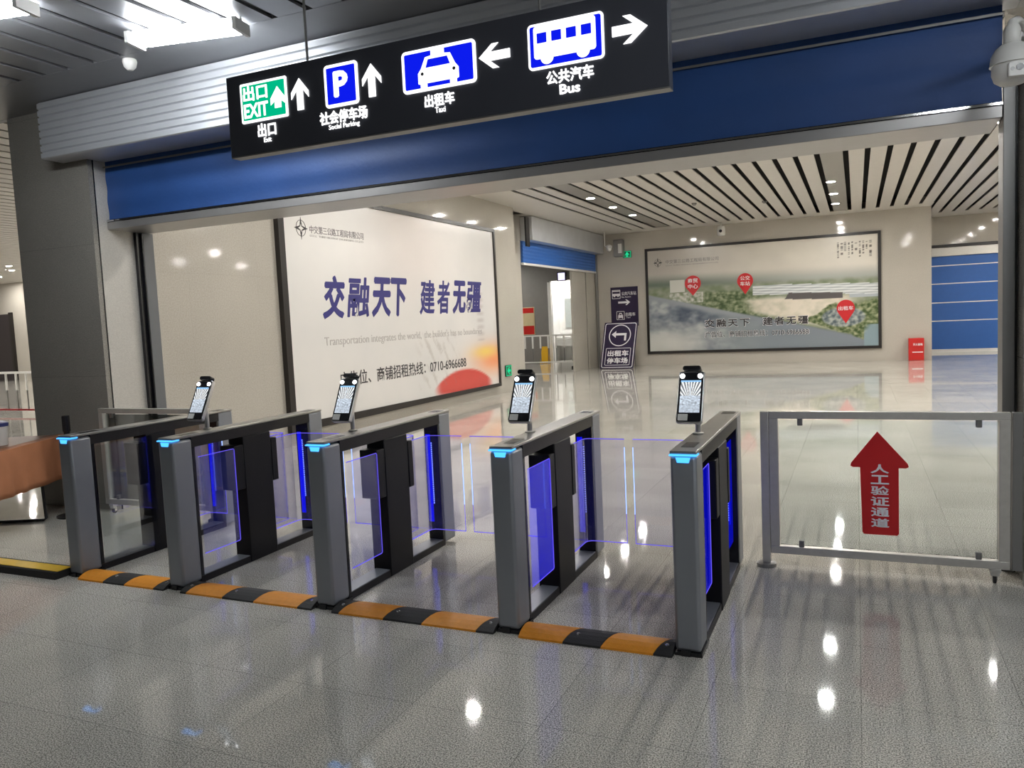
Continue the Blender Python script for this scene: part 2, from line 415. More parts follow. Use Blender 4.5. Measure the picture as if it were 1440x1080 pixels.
# hall on the far left, seen past the pillar
mb = MB(); x = -36.5
while x < -14.4: mb.box(x, x + .29, 5.35, 23, ZC, ZC + .02); x += .353
while x < -7.7: mb.box(x, x + .29, 5.35, 18.44, ZC, ZC + .02); x += .353
struct(mb.obj('ceiling_left_hall', M['hallceil']), 'pale strip ceiling of the hall beyond the left pillar', 'ceiling')
struct(box('ceiling_left_void', M['plenum'], -37, -7.62, 5.35, 23, ZC + .25, ZC + .3), 'dark void above the left hall ceiling', 'ceiling')
struct(box('wall_left_far', M['creamx'], -37, -14.3, 23, 23.3, 0, ZC + .3), 'cream far wall of the left hall', 'wall')
struct(box('wall_left_end', M['cream'], -37.3, -37, -7, 23.3, 0, ZC + .3), 'cream end wall of the left hall', 'wall')
struct(box('wall_left_side', M['creamx'], -14.3, -8.2, 18.44, 18.6, 0, ZC + .3), 'cream wall between left hall and side room', 'wall')
d = struct(box('door_1', M['door'], -36.4, -34.25, 22.9, 23.0, 0, 2.95), 'dark brown door in the far wall of the left hall', 'door')
box('door_frame', M['frameblack'], -34.25, -34.1, 22.88, 23.0, 0, 3.02, d)
# side room behind the doorway
mb = MB(); mb.box(-14.3, -14.1, 18.6, 28, 0, ZC); mb.box(-14.3, -10.45, 27.5, 27.7, 0, ZC); mb.box(-10.45, -9.25, 27.5, 27.7, 3.05, ZC); mb.box(-9.25, -8.2, 27.5, 27.7, 0, ZC)
struct(mb.obj('wall_side_room', M['darkroom']), 'grey walls of the side room behind the doorway', 'wall')
mb = MB(); mb.box(-10.8, -8.9, 29.4, 29.5, 0, 3.4); mb.box(-10.9, -10.8, 27.7, 29.5, 0, 3.4); mb.box(-8.9, -8.8, 27.7, 29.5, 0, 3.4)
struct(mb.obj('wall_washroom', M['tilewhite']), 'bright white washroom walls', 'wall')
struct(box('ceiling_side_room', M['darkroom'], -14.3, -8.2, 18.6, 27.7, 3.78, 3.85), 'grey ceiling of the side room', 'ceiling')
struct(box('ceiling_washroom', M['tilewhite'], -10.9, -8.8, 27.7, 29.5, 3.4, 3.45), 'white washroom ceiling', 'ceiling')
mb = MB(); mb.box(-10.52, -10.40, 27.42, 27.5, 0, 3.0)
struct(mb.obj('trim_3', M['whitepaint']), 'pale frame at the washroom opening', 'doorway trim')
# near hall: pillars, ceiling, walls behind the camera
struct(box('pillar', M['granite'], -7.62, -6.56, 5.27, 5.32, 0, 4.7), 'granite face of the pillar left of the opening, shade in its dark colour', 'pillar')
struct(box('trim_6', M['black'], -6.575, -6.556, 5.318, 5.330, 0, 3.34), 'dark joint on the left pillar corner', 'pillar trim')
struct(box('pillar_side', M['granite_side'], -7.62, -6.558, 5.330, 5.92, 0, 4.7), 'polished side of the left pillar, hall light in its pale colour', 'pillar')
struct(box('pillar_right', M['granite'], .87, 4.4, 5.27, 5.95, 0, 4.7), 'granite pillar right of the opening', 'pillar')
struct(box('trim_4', M['granite_side'], -6.56, .87, 5.55, 5.95, 3.45, 4.7), 'stone lintel hidden behind the shutter housing', 'lintel')
mb = MB(); x = -9.1; y1 = 4.60
while x < 4.2: mb.box(x, x + .245, -6.8, y1, ZF, ZF + .02); x += .30
mb.box(-9.1, 4.4, y1, 5.27, ZF - .001, ZF + .03)
struct(mb.obj('ceiling_near', M['frontceil']), 'dark grey metal strip ceiling over the near hall', 'ceiling')
struct(box('ceiling_near_void', M['plenum'], -9.1, 4.4, -7, 5.27, ZF + .12, ZF + .16), 'dark void above the near strip ceiling', 'ceiling')
struct(box('trim_5', M['frontceil'], -37, -7.62, 5.28, 5.34, ZF, ZC + .3), 'grey fascia where the near ceiling ends', 'fascia')
struct(box('ceiling_near_left', M['frontceil'], -37, -9.1, -7, 5.28, ZF, ZF + .1), 'dark grey ceiling of the near hall beyond the strips', 'ceiling')
struct(box('wall_front', M['granite'], -37, 4.4, -7.2, -7, 0, 4.7), 'granite wall behind the camera', 'wall')
struct(box('wall_near_right', M['granite_side'], 4.4, 4.6, -7, 5.95, 0, 4.7), 'stone right wall of the near hall', 'wall')

# ------------------------------------------------------------------ lamps
def downlight(x, y, z, label, group, r=.085):
    t = thing('downlight', label, 'ceiling light', (x, y, z), 0, group)
    MB().ring(disc(0, 0, r + .025), disc(0, 0, r), (V3((0, 0, 0)), V3((1, 0, 0)), V3((0, -1, 0)), V3((0, 0, -1))), -.005, .006).obj('trim_ring', M['whitepaint'], t)
    MB().lathe([(r, -.004), (r, .008)], 24).obj('lamp', M['e_down'], t)
    return t
dl0 = None
def place_dl(x, y, z, label, group):
    global dl0
    if dl0 is None:
        dl0 = downlight(x, y, z, label, group); return
    c = copy_tree(dl0); c.location = (x, y, z); c['label'] = label; c['group'] = group
order = ['nearest', 'middle', 'farthest']
for i, y in enumerate((17.18, 18.96, 20.82)):
    place_dl(-5.46, y, ZC + .01, f'round white downlight, {order[i]} of the three in the left ceiling row', 'downlights in the left ceiling row')
for i, y in enumerate((18.52, 20.53, 22.53)):
    place_dl(-.48, y, ZC + .01, f'round white downlight, {order[i]} of the three in the row above the aerial poster', 'downlights in the middle ceiling row')
for y in (13.8, 10.3, 7.6):
    place_dl(-5.46, y, ZC + .01, 'round white downlight hidden above the shutter in the left ceiling row', 'hidden downlights of the left ceiling row')
for y in (14.4, 12.35, 8.0):
    place_dl(-.48, y, ZC + .01, 'round white downlight hidden above the shutter in the middle ceiling row', 'hidden downlights of the middle ceiling row')
for x, y in [(4.33 + 3.18 * (k % 2), 7.4 + 1.55 * k) for k in range(13)]:  # unseen rows added to light the far hall more evenly
    place_dl(x, y, ZC + .002, 'added unseen downlight beyond the right edge of the opening', 'hidden downlights of the right ceiling row')
for x, y in ((2.0, 14.1), (2.0, 10.4), (5.9, 6.9)):  # first read from a floor reflection, other two added to lighten the floor
    place_dl(x, y, ZC + .002, 'added unseen downlight beyond the right edge of the opening', 'hidden downlights of the right ceiling row')
place_dl(-26.5, 17.9, ZC - .003, 'round white downlight, upper of two beside the left pillar', 'downlights of the left hall')
place_dl(-33.4, 22.0, ZC - .003, 'round white downlight, lower of two beside the left pillar', 'downlights of the left hall')
for x, y in ((-12, 8.5), (-12, 12), (-12, 16), (-18, 8), (-18, 14), (-18, 20), (-24, 10), (-24, 21), (-31, 15), (-29.5, 20.5), (-25.5, 15), (-21, 17), (-21, 8), (-34, 18), (-17.5, 11), (-20.5, 11.5), (-24, 14), (-28, 19), (-31, 20.5)):  # unseen lamps put in to brighten the left hall
    place_dl(x, y, ZC - .003, 'added round downlight of the left hall, unseen behind the pillar', 'added unseen downlights of the left hall')
for x, y in ((-12.3, 26), (-10.5, 22.5)):
    place_dl(x, y, 3.779, 'round white downlight of the side room hidden above its doorway', 'hidden downlights of the side room')
for x in (-10.1, -9.4):
    place_dl(x, 28.6, 3.399, 'round white downlight of the bright washroom', 'hidden downlights of the washroom')

def batten(x, y, z, rz, L, label, group):
    t = thing('ceiling_batten', label, 'ceiling light', (x, y, z), rz, group)
    box('housing', M['whitepaint'], -L / 2, L / 2, -.014, .014, .0, .08, t, .004)
    MB().lathe([(.03, -L / 2 + .02), (.03, L / 2 - .02)], 14, (0, -.055, .01), 'X').obj('tube', M['e_tube'], t, smooth=True)
    MB().lathe([(.03, -L / 2 + .02), (.03, L / 2 - .02)], 14, (0, .055, .01), 'X').obj('tube', M['e_tube'], t, smooth=True)
    for e in (-L / 2, L / 2 - .02): box('end_cap', M['white'], e, e + .03, -.095, .095, -.03, .05, t)
    return t
batten(-4.33, 4.37, 3.77, radians(12), .86, 'glaring twin tube batten on the near ceiling left of the sign', 'ceiling battens')
batten(-5.33, 3.40, 3.77, radians(12), 1.1, 'glaring twin tube batten cut by the upper left photo corner', 'ceiling battens')
for x, y in ((2.4, 2.4), (1.3, 1.2), (3.2, -1.5)):  # fill battens added to brighten the near floor, gates and curtain
    batten(x, y, 3.77, radians(12), 1.1, 'added twin tube batten on the near ceiling, out of view', 'added fill battens out of view')

# ------------------------------------------------------------------ main shutter over the opening
t = thing('fire_shutter', 'blue fabric fire shutter with silver corrugated housing above the gates', 'shutter', (-2.86, 5.45, 2.70))
ox, oy, oz = 2.86, -5.45, -2.70
n = 8; prof = []
z0, z1 = 3.335, 3.845
for k in range(n):
    a = z0 + (z1 - z0) * k / n; b = z0 + (z1 - z0) * (k + 1) / n; h = b - a
    prof += [(5.065, a), (5.05, a + .12 * h), (5.05, a + .78 * h), (5.068, a + .9 * h)]
prof += [(5.065, z1), (5.56, z1), (5.56, z0)]
MB().profile([(y + oy, z + oz) for y, z in prof], -6.88 + ox, 3.6 + ox).obj('housing', M['silver'], t)
prof = []
zz = [2.79 + (3.34 - 2.79) * k / 60 for k in range(61)]
front = [(5.45 + .004 * sin((z - 2.79) / .55 * 2 * pi * 2.4) , z) for z in zz]
prof = front + [(5.475, 3.34), (5.475, 2.79)]
MB().profile([(y + oy, z + oz) for y, z in prof], -6.55 + ox, .786 + ox).obj('curtain', M['curtain'], t, smooth=True)
box('seam_bar', M['steel_d'], -6.55 + ox, .786 + ox, 5.425 + oy, 5.437 + oy, 3.272 + oz, 3.287 + oz, t)
box('bottom_beam', M['beam'], -6.553 + ox, .786 + ox, 5.425 + oy, 5.90 + oy, 2.695 + oz, 2.765 + oz, t, .004)
box('chrome_strip', M['chrome'], -6.553 + ox, .786 + ox, 5.418 + oy, 5.424 + oy, 2.768 + oz, 2.782 + oz, t)
box('shadow_gap_strip', M['black'], -6.553 + ox, .786 + ox, 5.43 + oy, 5.89 + oy, 2.7655 + oz, 2.788 + oz, t)
g = thing('shutter_guide', 'dark steel shutter guide channel on the left pillar', 'shutter guide', (-6.55, 5.75, 0), 0, 'shutter guides')
mb = MB(); mb.box(0, .035, -.04, -.028, 0, 2.69); mb.box(0, .035, .028, .04, 0, 2.69); mb.box(0, .008, -.028, .028, 0, 2.69); mb.obj('channel', M['black'], g)
box('cover_plate', M['plate'], 0, .036, .042, .165, 0, 2.69, g, .003)
g = thing('shutter_guide', 'grey steel shutter guide post at the right edge of the opening', 'shutter guide', (.865, 5.5, 0), 0, 'shutter guides')
box('channel', M['steel_d'], -.075, -.012, -.07, .1, 0, 2.9, g, .003)
box('cover_plate', M['black'], -.012, -.001, -.07, .1, 0, 2.9, g)
# ------------------------------------------------------------------ overhead sign
SY = 3.016
sg = thing('overhead_sign', 'dark hanging sign with lit exit, parking, taxi and bus symbols', 'sign', (-1.70, SY, 2.5))
FS = (V3((1.70, 0, -2.5)), V3((1, 0, 0)), V3((0, 0, 1)), V3((0, -1, 0)))
box('sign_box', M['signbox'], -2.765 + 1.70, -.632 + 1.70, .002, .06, 0, .376, sg, .003)
mb = MB(); mb.box(-1.06, 1.068, .0, .058, -.006, .0); mb.obj('edge_trim', M['steel_d'], sg)
for hx in (-2.30, -1.15): MB().tube([(hx + 1.70, .03, .376), (hx + 1.70, .03, 1.35)], .006, 8).obj('hanger_rod', M['steel_d'], sg)
def panel(name, u0, u1, v0, v1, r, b, m):
    p = MB().prism(rrect(u0, u1, v0, v1, r), FS, 0, .004).obj(name, M['e_white'], sg)
    MB().prism(rrect(u0 + b, u1 - b, v0 + b, v1 - b, max(r - b, .004)), FS, .004, .006).obj('symbol_field', m, p)
    return p
p = panel('exit_panel', -2.678, -2.403, 2.645, 2.828, .008, .012, M['e_green'])
text('出口', 'lettering', M['e_white'], FS, -2.657, -2.515, 2.744, 2.812, p, .02, .006, .002)
text('EXIT', 'lettering', M['e_white'], FS, -2.657, -2.515, 2.667, 2.730, p, .02, .006, .002)
MB().prism([(-2.455, 2.787), (-2.413, 2.735), (-2.413, 2.705), (-2.436, 2.722), (-2.436, 2.69), (-2.474, 2.69), (-2.474, 2.722), (-2.497, 2.705), (-2.497, 2.735)], FS, .006, .008).obj('arrow', M['e_white'], p)
MB().prism(arrow(-2.331, 2.733, .142, .098, pi / 2), FS, 0, .004).obj('arrow', M['e_white'], sg)
text('出口', 'lettering', M['e_white'], FS, -2.588, -2.482, 2.572, 2.633, sg, .02, 0, .003)
text('Exit', 'lettering', M['e_white'], FS, -2.556, -2.512, 2.545, 2.567, sg, .008, 0, .003)
p = panel('parking_panel', -2.19, -2.01, 2.645, 2.832, .018, .014, M['e_blue'])
text('P', 'lettering', M['e_white'], FS, -2.135, -2.066, 2.69, 2.795, p, .035, .006, .002)
MB().prism(arrow(-1.940, 2.732, .142, .098, pi / 2), FS, 0, .004).obj('arrow', M['e_white'], sg)
text('社会停车场', 'lettering', M['e_white'], FS, -2.228, -1.972, 2.576, 2.632, sg, .02, 0, .003)
text('Social Parking', 'lettering', M['e_white'], FS, -2.182, -2.016, 2.545, 2.572, sg, .008, 0, .003)
p = panel('taxi_panel', -1.782, -1.428, 2.643, 2.819, .02, .014, M['e_blue'])
T0, T1 = (-1.782, 2.643), (.354, .176)
tp = lambda pts: [(T0[0] + a * T1[0], T0[1] + b * T1[1]) for a, b in pts]
tx = MB().prism(tp([(.255, .06), (.255, .16), (.225, .18), (.225, .42), (.27, .53), (.33, .78), (.41, .80), (.41, .94), (.59, .94), (.59, .80), (.67, .78), (.73, .53), (.775, .42), (.775, .18), (.745, .16), (.745, .06), (.655, .06), (.655, .17), (.345, .17), (.345, .06)]), FS, .006, .008).obj('taxi_symbol', M['e_white'], p)
MB().prism(tp([(.335, .53), (.37, .72), (.63, .72), (.665, .53)]), FS, .008, .0095).obj('windscreen', M['e_blue'], tx)
for cx in (.285, .715): MB().prism(disc(T0[0] + cx * T1[0], T0[1] + .40 * T1[1], .007), FS, .008, .0095).obj('headlamp', M['signbox'], tx)
MB().prism(arrow(-1.345, 2.734, .140, .098, pi), FS, 0, .004).obj('arrow', M['e_white'], sg)
text('出租车', 'lettering', M['e_white'], FS, -1.680, -1.538, 2.574, 2.626, sg, .02, 0, .003)
text('Taxi', 'lettering', M['e_white'], FS, -1.632, -1.582, 2.546, 2.570, sg, .008, 0, .003)
p = panel('bus_panel', -1.195, -.879, 2.645, 2.822, .018, .010, M['e_blue'])
T0, T1 = (-1.195, 2.645), (.316, .177)
bs = MB().prism(rrect(T0[0] + .085 * T1[0], T0[0] + .90 * T1[0], T0[1] + .22 * T1[1], T0[1] + .935 * T1[1], .012), FS, .006, .008).obj('bus_symbol', M['e_white'], p)
for k in range(4):
    a = .13 + .195 * k
    MB().prism(rrect(T0[0] + a * T1[0], T0[0] + (a + .13) * T1[0], T0[1] + .56 * T1[1], T0[1] + .78 * T1[1], .002), FS, .008, .0095).obj('window', M['e_blue'], bs)
for cx in (.26, .735):
    wb = MB().prism(disc(T0[0] + cx * T1[0], T0[1] + .235 * T1[1], .0285), FS, .008, .009).obj('wheel', M['signbox'], bs)
    MB().prism(disc(T0[0] + cx * T1[0], T0[1] + .235 * T1[1], .0275), FS, .009, .010).obj('hub', M['e_white'], wb)
MB().prism(arrow(-.778, 2.734, .138, .104, 0), FS, 0, .004).obj('arrow', M['e_white'], sg)
text('公共汽车', 'lettering', M['e_white'], FS, -1.122, -.926, 2.580, 2.632, sg, .02, 0, .003)
text('Bus', 'lettering', M['e_white'], FS, -1.068, -.984, 2.536, 2.573, sg, .02, 0, .003)

# ------------------------------------------------------------------ speed gates
GX = [-5.100, -4.148, -2.961, -1.772, -.821]; GW = .125; GY = 3.669; GL = 1.542
RIGHT_EDGE = [-4.80, -3.60, -2.576, -1.388, None]   # where the right hand wing of each gate ends
LEFT_EDGE = [None, -4.72, -3.52, -2.508, -1.331]
GLAB = ['leftmost speed gate pedestal, without a face terminal, beside the brown table',
        'second speed gate pedestal from the left, slim grey metal with blue lights',
        'middle speed gate pedestal of the five, slim grey metal with blue lights',
        'fourth speed gate pedestal from the left, grey metal with bright blue front bay',
        'rightmost speed gate pedestal, next to the glass gate with the red arrow']
def wing(parent, pts, lit):
    """upright acrylic sheet along the plan polyline pts, with lit edges"""
    z0, z1, th = .165, .853, .006
    mb = MB(); bm = mb.bm; n = len(pts)
    offs = []
    for i in range(n):
        d = (V3(pts[min(i + 1, n - 1)]) - V3(pts[max(i - 1, 0)])).normalized(); offs.append(V3((-d.y, d.x)) * th / 2)
    ring = [V3(p) + o for p, o in zip(pts, offs)] + [V3(p) - o for p, o in zip(pts[::-1], offs[::-1])]
    a = [bm.verts.new((p.x, p.y, z0)) for p in ring]; b = [bm.verts.new((p.x, p.y, z1)) for p in ring]
    bm.faces.new(a[::-1]); bm.faces.new(b)
    for i in range(len(ring)): bm.faces.new((a[i], a[(i + 1) % len(ring)], b[(i + 1) % len(ring)], b[i]))
    w_ = mb.obj('barrier_wing', M['glass_wing'], parent)
    for z_ in (z0, z1): MB().tube([(p[0], p[1], z_) for p in pts], .0028, 6).obj('lit_edge', M['e_edge'], w_)
    MB().tube([(pts[-1][0], pts[-1][1], .36), (pts[-1][0], pts[-1][1], .80)], .0035, 6).obj('lit_edge', M['e_edge2'], w_)
    MB().tube([(pts[-1][0], pts[-1][1], z0), (pts[-1][0], pts[-1][1], .36)], .002, 6).obj('lit_edge', M['e_edge'], w_)
    return w_
for i, gx in enumerate(GX):
    t = thing('speed_gate', GLAB[i], 'turnstile', (gx, GY, 0), 0, 'speed gate pedestals')
    W, L = GW, GL
    box('front_pillar', M['gate'], 0, W, 0, .165, .02, .975, t, .016)
    box('rear_pillar', M['gate'], 0, W, L - .165, L, .02, .985, t, .012)
    ln = box('inner_lining', M['black'], .004, W - .004, .165, .187, .045, .92, t)
    ln = box('inner_lining', M['black'], .004, W - .004, L - .187, L - .165, .045, .92, t)
    mb = MB(); mb.box(W * .12, W * .42, L - .190, L - .187, .18, .84); mb.obj('led_glow_patch', M['e_led'], ln)  # emissive patch for the blue led glow seen on the lining
    mb = MB()
    for k in range(30): mb.box(W * .5 - .003, W * .5 + .003, L - .194, L - .190, .32 + k * .0155, .328 + k * .0155)
    mb.obj('led_strip', M['e_leddot'], ln)
    box('top_rail', M['rail'], .002, W - .002, .16, L - .16, .915, .983, t)
    box('top_cover', M['gatetop'], -.002, W + .002, .004, L, .984, 1.0, t, .004)
    box('bottom_rail', M['rail'], .002, W - .002, .16, L - .16, .0, .044, t)
    box('sill_plate', M['gate'], .008, W - .008, .187, L - .187, .044, .048, t)
    mb = MB(); mb.box(-.004, W + .006, -.006, .185, 0, .02); mb.box(.03, .075, -.012, .0, .0, .03); mb.obj('base_plate', M['black'], t)
    mc = MB(); mc.box(-.008, W + .004, .625, .91, 0, .914); mc.box(-.006, W + .002, .535, .625, .54, .86); mc.box(-.004, W + .008, .91, .97, .54, .86)
    mc.obj('motor_column', M['column'], t, .006)
    box('status_light', M['e_cyan'], -.004, W + .003, -.005, .06, .976, .9835, t, .002)
    MB().prism([(.035, .945), (.09, .945), (.097, .970), (.028, .970)], (V3((0, 0, 0)), V3((1, 0, 0)), V3((0, 0, 1)), V3((0, -1, 0))), -.001, .004).obj('indicator_lamp', M['e_cyan'], t)
    box('card_reader', M['black'], .025, W - .02, L - .15, L - .05, .9995, 1.0012, t)
    box('scanner_window', M['black'], .03, W - .03, .11, .26, .9995, 1.001, t)
    # edge-lit glass in the front bay, its blue fill an emissive led reflection
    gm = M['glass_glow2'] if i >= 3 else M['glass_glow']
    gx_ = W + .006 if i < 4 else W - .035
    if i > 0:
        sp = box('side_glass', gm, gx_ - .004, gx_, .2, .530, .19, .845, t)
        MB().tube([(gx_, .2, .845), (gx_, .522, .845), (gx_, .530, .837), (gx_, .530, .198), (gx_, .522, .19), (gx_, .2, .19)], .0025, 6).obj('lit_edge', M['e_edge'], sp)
    else:
        box('side_glass', M['glass'], gx_ - .004, gx_, .19, .68, .06, .9, t)
    if i == 4:      # outer bays are closed by a dark recessed panel behind glass with added blue glow
        box('bay_panel', M['black'], .02, .03, .187, .69, .048, .915, t)
        box('bay_panel', M['black'], .02, .03, .91, L - .187, .048, .915, t)
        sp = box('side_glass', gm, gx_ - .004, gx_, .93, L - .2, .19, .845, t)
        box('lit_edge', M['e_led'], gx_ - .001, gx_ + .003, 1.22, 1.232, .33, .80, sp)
    if RIGHT_EDGE[i]:
        wing(t, [(W - .012, .92), (W - .012, 1.17), (W - .004, 1.20), (W + .016, 1.215), (W + .05, 1.219), (RIGHT_EDGE[i] - gx, 1.22)], i)
    if LEFT_EDGE[i]:
        wing(t, [(.012, .92), (.012, 1.17), (.004, 1.20), (-.016, 1.215), (-.05, 1.219), (LEFT_EDGE[i] - gx, 1.22)], i)

# face terminals standing on the gates
def screen_paint(u, v):
    base = 200 + 40 * fbm(u * 9, v * 14)
    if v > .52:
        a = math.atan2(u - .5, (v - .30)); s_ = .5 + .5 * sin(a * 30)
        base = 60 + 190 * sm(.3, .6, s_)
        base = base * (1 - .25 * sm(.9, 1, v)) + 40
        if v > .95: return (150, 205, 255)
    elif v > .2:
        base = 205 + 60 * fbm(u * 7, v * 22)
        if .22 < v < .34: base -= 45 * max(0, sin(u * 38 + 9 * v)) * (.5 + fbm(u * 5, 2))
    return (base * .93, base * .98, base * 1.04)
def terminal(loc, label):
    t = thing('face_terminal', label, 'face recognition terminal', loc, 0, 'face terminals on the gates')
    MB().lathe([(.030, 0), (.030, .006), (.018, .010)], 24).obj('base_flange', M['steel'], t, smooth=True)
    MB().tube([(0, 0, .008), (0, 0, .12), (-.006, .0, .17), (-.014, .0, .21)], .0145, 16).obj('pole', M['alu'], t, smooth=True)
    R = Matrix.Translation((-.034, -.085, .070)) @ Matrix.Rotation(radians(-27), 4, 'X') @ Matrix.Scale(1.08, 4)
    FT = (V3((0, 0, 0)), V3((1, 0, 0)), V3((0, 0, 1)), V3((0, -1, 0)))
    b = MB().prism(rrect(-.064, .064, 0, .272, .012), FT, -.026, 0).xf(R).obj('body', M['alu'], t, .004)
    MB().prism(rrect(-.059, .059, .006, .264, .008), FT, 0, .003).xf(R).obj('front_glass', M['black'], b)
    s_ = print_grid('screen', M['screen'], FT, -.050, .050, .052, .222, 40, 68, screen_paint, t, .003, .0015)
    s_.data.transform(R)
    for sx in (-.044, .044):
        MB().lathe([(.012, 0), (.012, .005)], 20, (0, 0, 0), 'Y').xf(R @ Matrix.Translation((sx, -.008, .245))).obj('flash_lamp', M['e_flash'], t)
    MB().prism(rrect(-.054, -.006, .010, .044, .002), FT, .003, .0045).xf(R).obj('reader_patch', M['white'], t)
    MB().prism(rrect(-.045, .045, .274, .300, .012), FT, -.030, .012).xf(R).obj('sensor_cap', M['black'], t, .004)
    MB().prism(rrect(-.02, .02, .268, .276, .001), FT, -.02, .0).xf(R).obj('sensor_neck', M['alu'], t)
    return t
terminal((-4.130, 4.083, 1.0015), 'face terminal on the second gate from the left, leftmost of the four')
terminal((-2.932, 4.103, 1.0015), 'face terminal on the middle gate, in front of the white billboard')
terminal((-1.742, 4.165, 1.0015), 'face terminal on the fourth gate, beside the green wall exit sign')
terminal((-.785, 4.216, 1.0015), 'face terminal on the rightmost gate, seen against the bare floor')

# ------------------------------------------------------------------ rubber humps between the gates
def hump(x0, x1, cuts, label, group='rubber speed humps'):
    """cuts: list of (fraction end, material key)"""
    t = thing('speed_hump', label, 'speed hump', ((x0 + x1) / 2, 3.625, 0), 0, group)
    c = (x0 + x1) / 2; pr = [(-.003, 0), (0, .010), (.03, .026), (.06, .036), (.095, .040), (.13, .036), (.16, .026), (.187, .010), (.19, 0)]
    a = x0
    for f, m in cuts:
        b = x0 + (x1 - x0) * f
        seg = MB().profile(pr, a - c + .0015, b - c - .0015).obj('black_segment' if m == 'rubber' else 'orange_segment', M[m], t)
        for v in seg.data.vertices:                       # slanted joints
            if a > x0 + 1e-4 and abs(v.co.x - (a - c + .0015)) < 1e-4: v.co.x += .42 * (v.co.y - .05)
        for v in seg.data.vertices:
            if f < .999 and abs(v.co.x - (b - c - .0015)) < 1e-4: v.co.x += .42 * (v.co.y - .05)
        if m == 'rubber':
            MB().lathe([(.011, .0), (.011, .004), (.006, .008)], 14, (a - c + .045 if f < .99 else (a + b) / 2 - c, .06, .033)).obj('bolt', M['chrome'], seg)
        a = b
    return t
patt = [(.33, 'orange'), (.58, 'rubber'), (.91, 'orange'), (1.0, 'rubber')]
for i, lab in enumerate(['orange and black rubber hump in the leftmost lane', 'orange and black rubber hump in the second lane from the left',
                         'orange and black rubber hump in the third lane, with a sunlit ribbed orange end'.replace('sunlit ribbed', 'bright'), 'orange and black rubber hump in the rightmost lane']):
    hump(GX[i] + GW + .012, GX[i + 1] - .006, patt if i in (0, 3) else [(.07, 'rubber'), (.36, 'orange'), (.60, 'rubber'), (.92, 'orange'), (1.0, 'rubber')], lab)
t = thing('cable_ramp', 'yellow topped black floor ramp left of the leftmost gate', 'speed hump', (-6.9, 3.60, 0))
MB().profile([(-.03, 0), (-.02, .045), (-.01, .05), (.13, .05), (.16, 0)], -1.9, 1.78).obj('ramp_body', M['rubber'], t)
box('yellow_strip', M['yellow'], -1.9, 1.775, -.005, .105, .0502, .054, t)

# ------------------------------------------------------------------ manual glass gates
def glass_gate(name, label, loc, W, flip, group):
    t = thing(name, label, 'gate', loc, 0, group)
    s_ = -1 if flip else 1
    def bx(nm, m, x0, x1, y0, y1, z0, z1, p=t, bev=.003):
        a, b = sorted((x0 * s_, x1 * s_)); return box(nm, m, a, b, y0, y1, z0, z1, p, bev)
    bx('post', M['steel'], -.022, .028, -.025, .025, .03, 1.005)
    MB().lathe([(.062, 0), (.062, .022), (.045, .03), (.0, .032)], 28).obj('base_flange', M['steel_d'], t, smooth=True)
    bx('top_rail', M['steel'], .030, W, -.022, .022, .960, 1.005)
    bx('bottom_rail', M['steel'], .030, W, -.022, .022, .092, .140)
    bx('stile', M['steel'], .030, .085, -.022, .022, .140, .960)
    bx('stile', M['steel'], W - .055, W, -.022, .022, .140, .960)
    bx('glass_panel', M['glass'], .090, W - .060, -.004, .004, .150, .950, bev=0)
    for cx in (.215, W - .155):
        bx('glass_clip', M['steel_d'], cx - .016, cx + .016, -.014, .014, .915, .962, bev=.006)
        bx('glass_clip', M['steel_d'], cx - .016, cx + .016, -.014, .014, .138, .182, bev=.006)
    c = MB(); c.box(*(sorted(((W - .10) * s_, (W - .045) * s_))), -.026, .026, .070, .092); c.box(*(sorted(((W - .095) * s_, (W - .05) * s_))), -.02, .02, .05, .07)
    c.obj('caster_bracket', M['steel'], t, .002)
    cs = MB().lathe([(.022, -.009), (.026, -.007), (.026, .007), (.022, .009)], 20, ((W - .0725) * s_, .012, .0265), 'X').obj('caster', M['rubber'], t, smooth=True)
    f = MB(); xc = (W - .0725) * s_
    for e in (-.016, .012): f.box(xc + e, xc + e + .004, .0, .026, .02, .055)
    f.obj('fork', M['chrome'], cs)
    return t
gr = glass_gate('glass_gate', 'steel framed glass swing gate with a red arrow sticker', (-.547, 5.17, 0), 1.34, False, 'manual glass gates')
FA = (V3((.547, -.0045, 0)), V3((1, 0, 0)), V3((0, 0, 1)), V3((0, -1, 0)))
ar = [(.107, .885), (.272, .690), (.276, .672), (.262, .664), (.222, .664), (.222, .262), (.212, .250), (.030, .250), (.020, .262), (.010, .664), (-.03, .664), (-.044, .672), (-.040, .690)]
st = MB().prism(ar, FA, 0, .0012).obj('arrow_sticker', M['red'], gr)
for k, ch in enumerate('人工验证通道'):
    text(ch, 'lettering', M['signwhite'], FA, .070, .168, .630 - k * .0665, .684 - k * .0665, st, .02, .0012, .001)
glass_gate('glass_gate', 'steel framed glass swing gate by the left pillar, behind the leftmost speed gate', (-5.22, 5.17, 0), 1.34, True, 'manual glass gates')
t = thing('fence_panel', 'steel fixed fence panel cut by the right photo edge beside the glass gate', 'fence', (.80, 5.17, 0))
box('post', M['steel_d'], .002, .052, -.022, .022, .09, 1.005, t, .003); box('post', M['steel_d'], .060, .108, -.026, .026, .0, 1.012, t, .003)
box('top_rail', M['steel'], .108, 1.3, -.022, .022, .960, 1.005, t, .003); box('bottom_rail', M['steel'], .108, 1.3, -.022, .022, .092, .14, t, .003)
box('glass_panel', M['glass'], .12, 1.28, -.004, .004, .15, .95, t)
box('post', M['steel_d'], 1.3, 1.35, -.025, .025, 0, 1.005, t, .003)

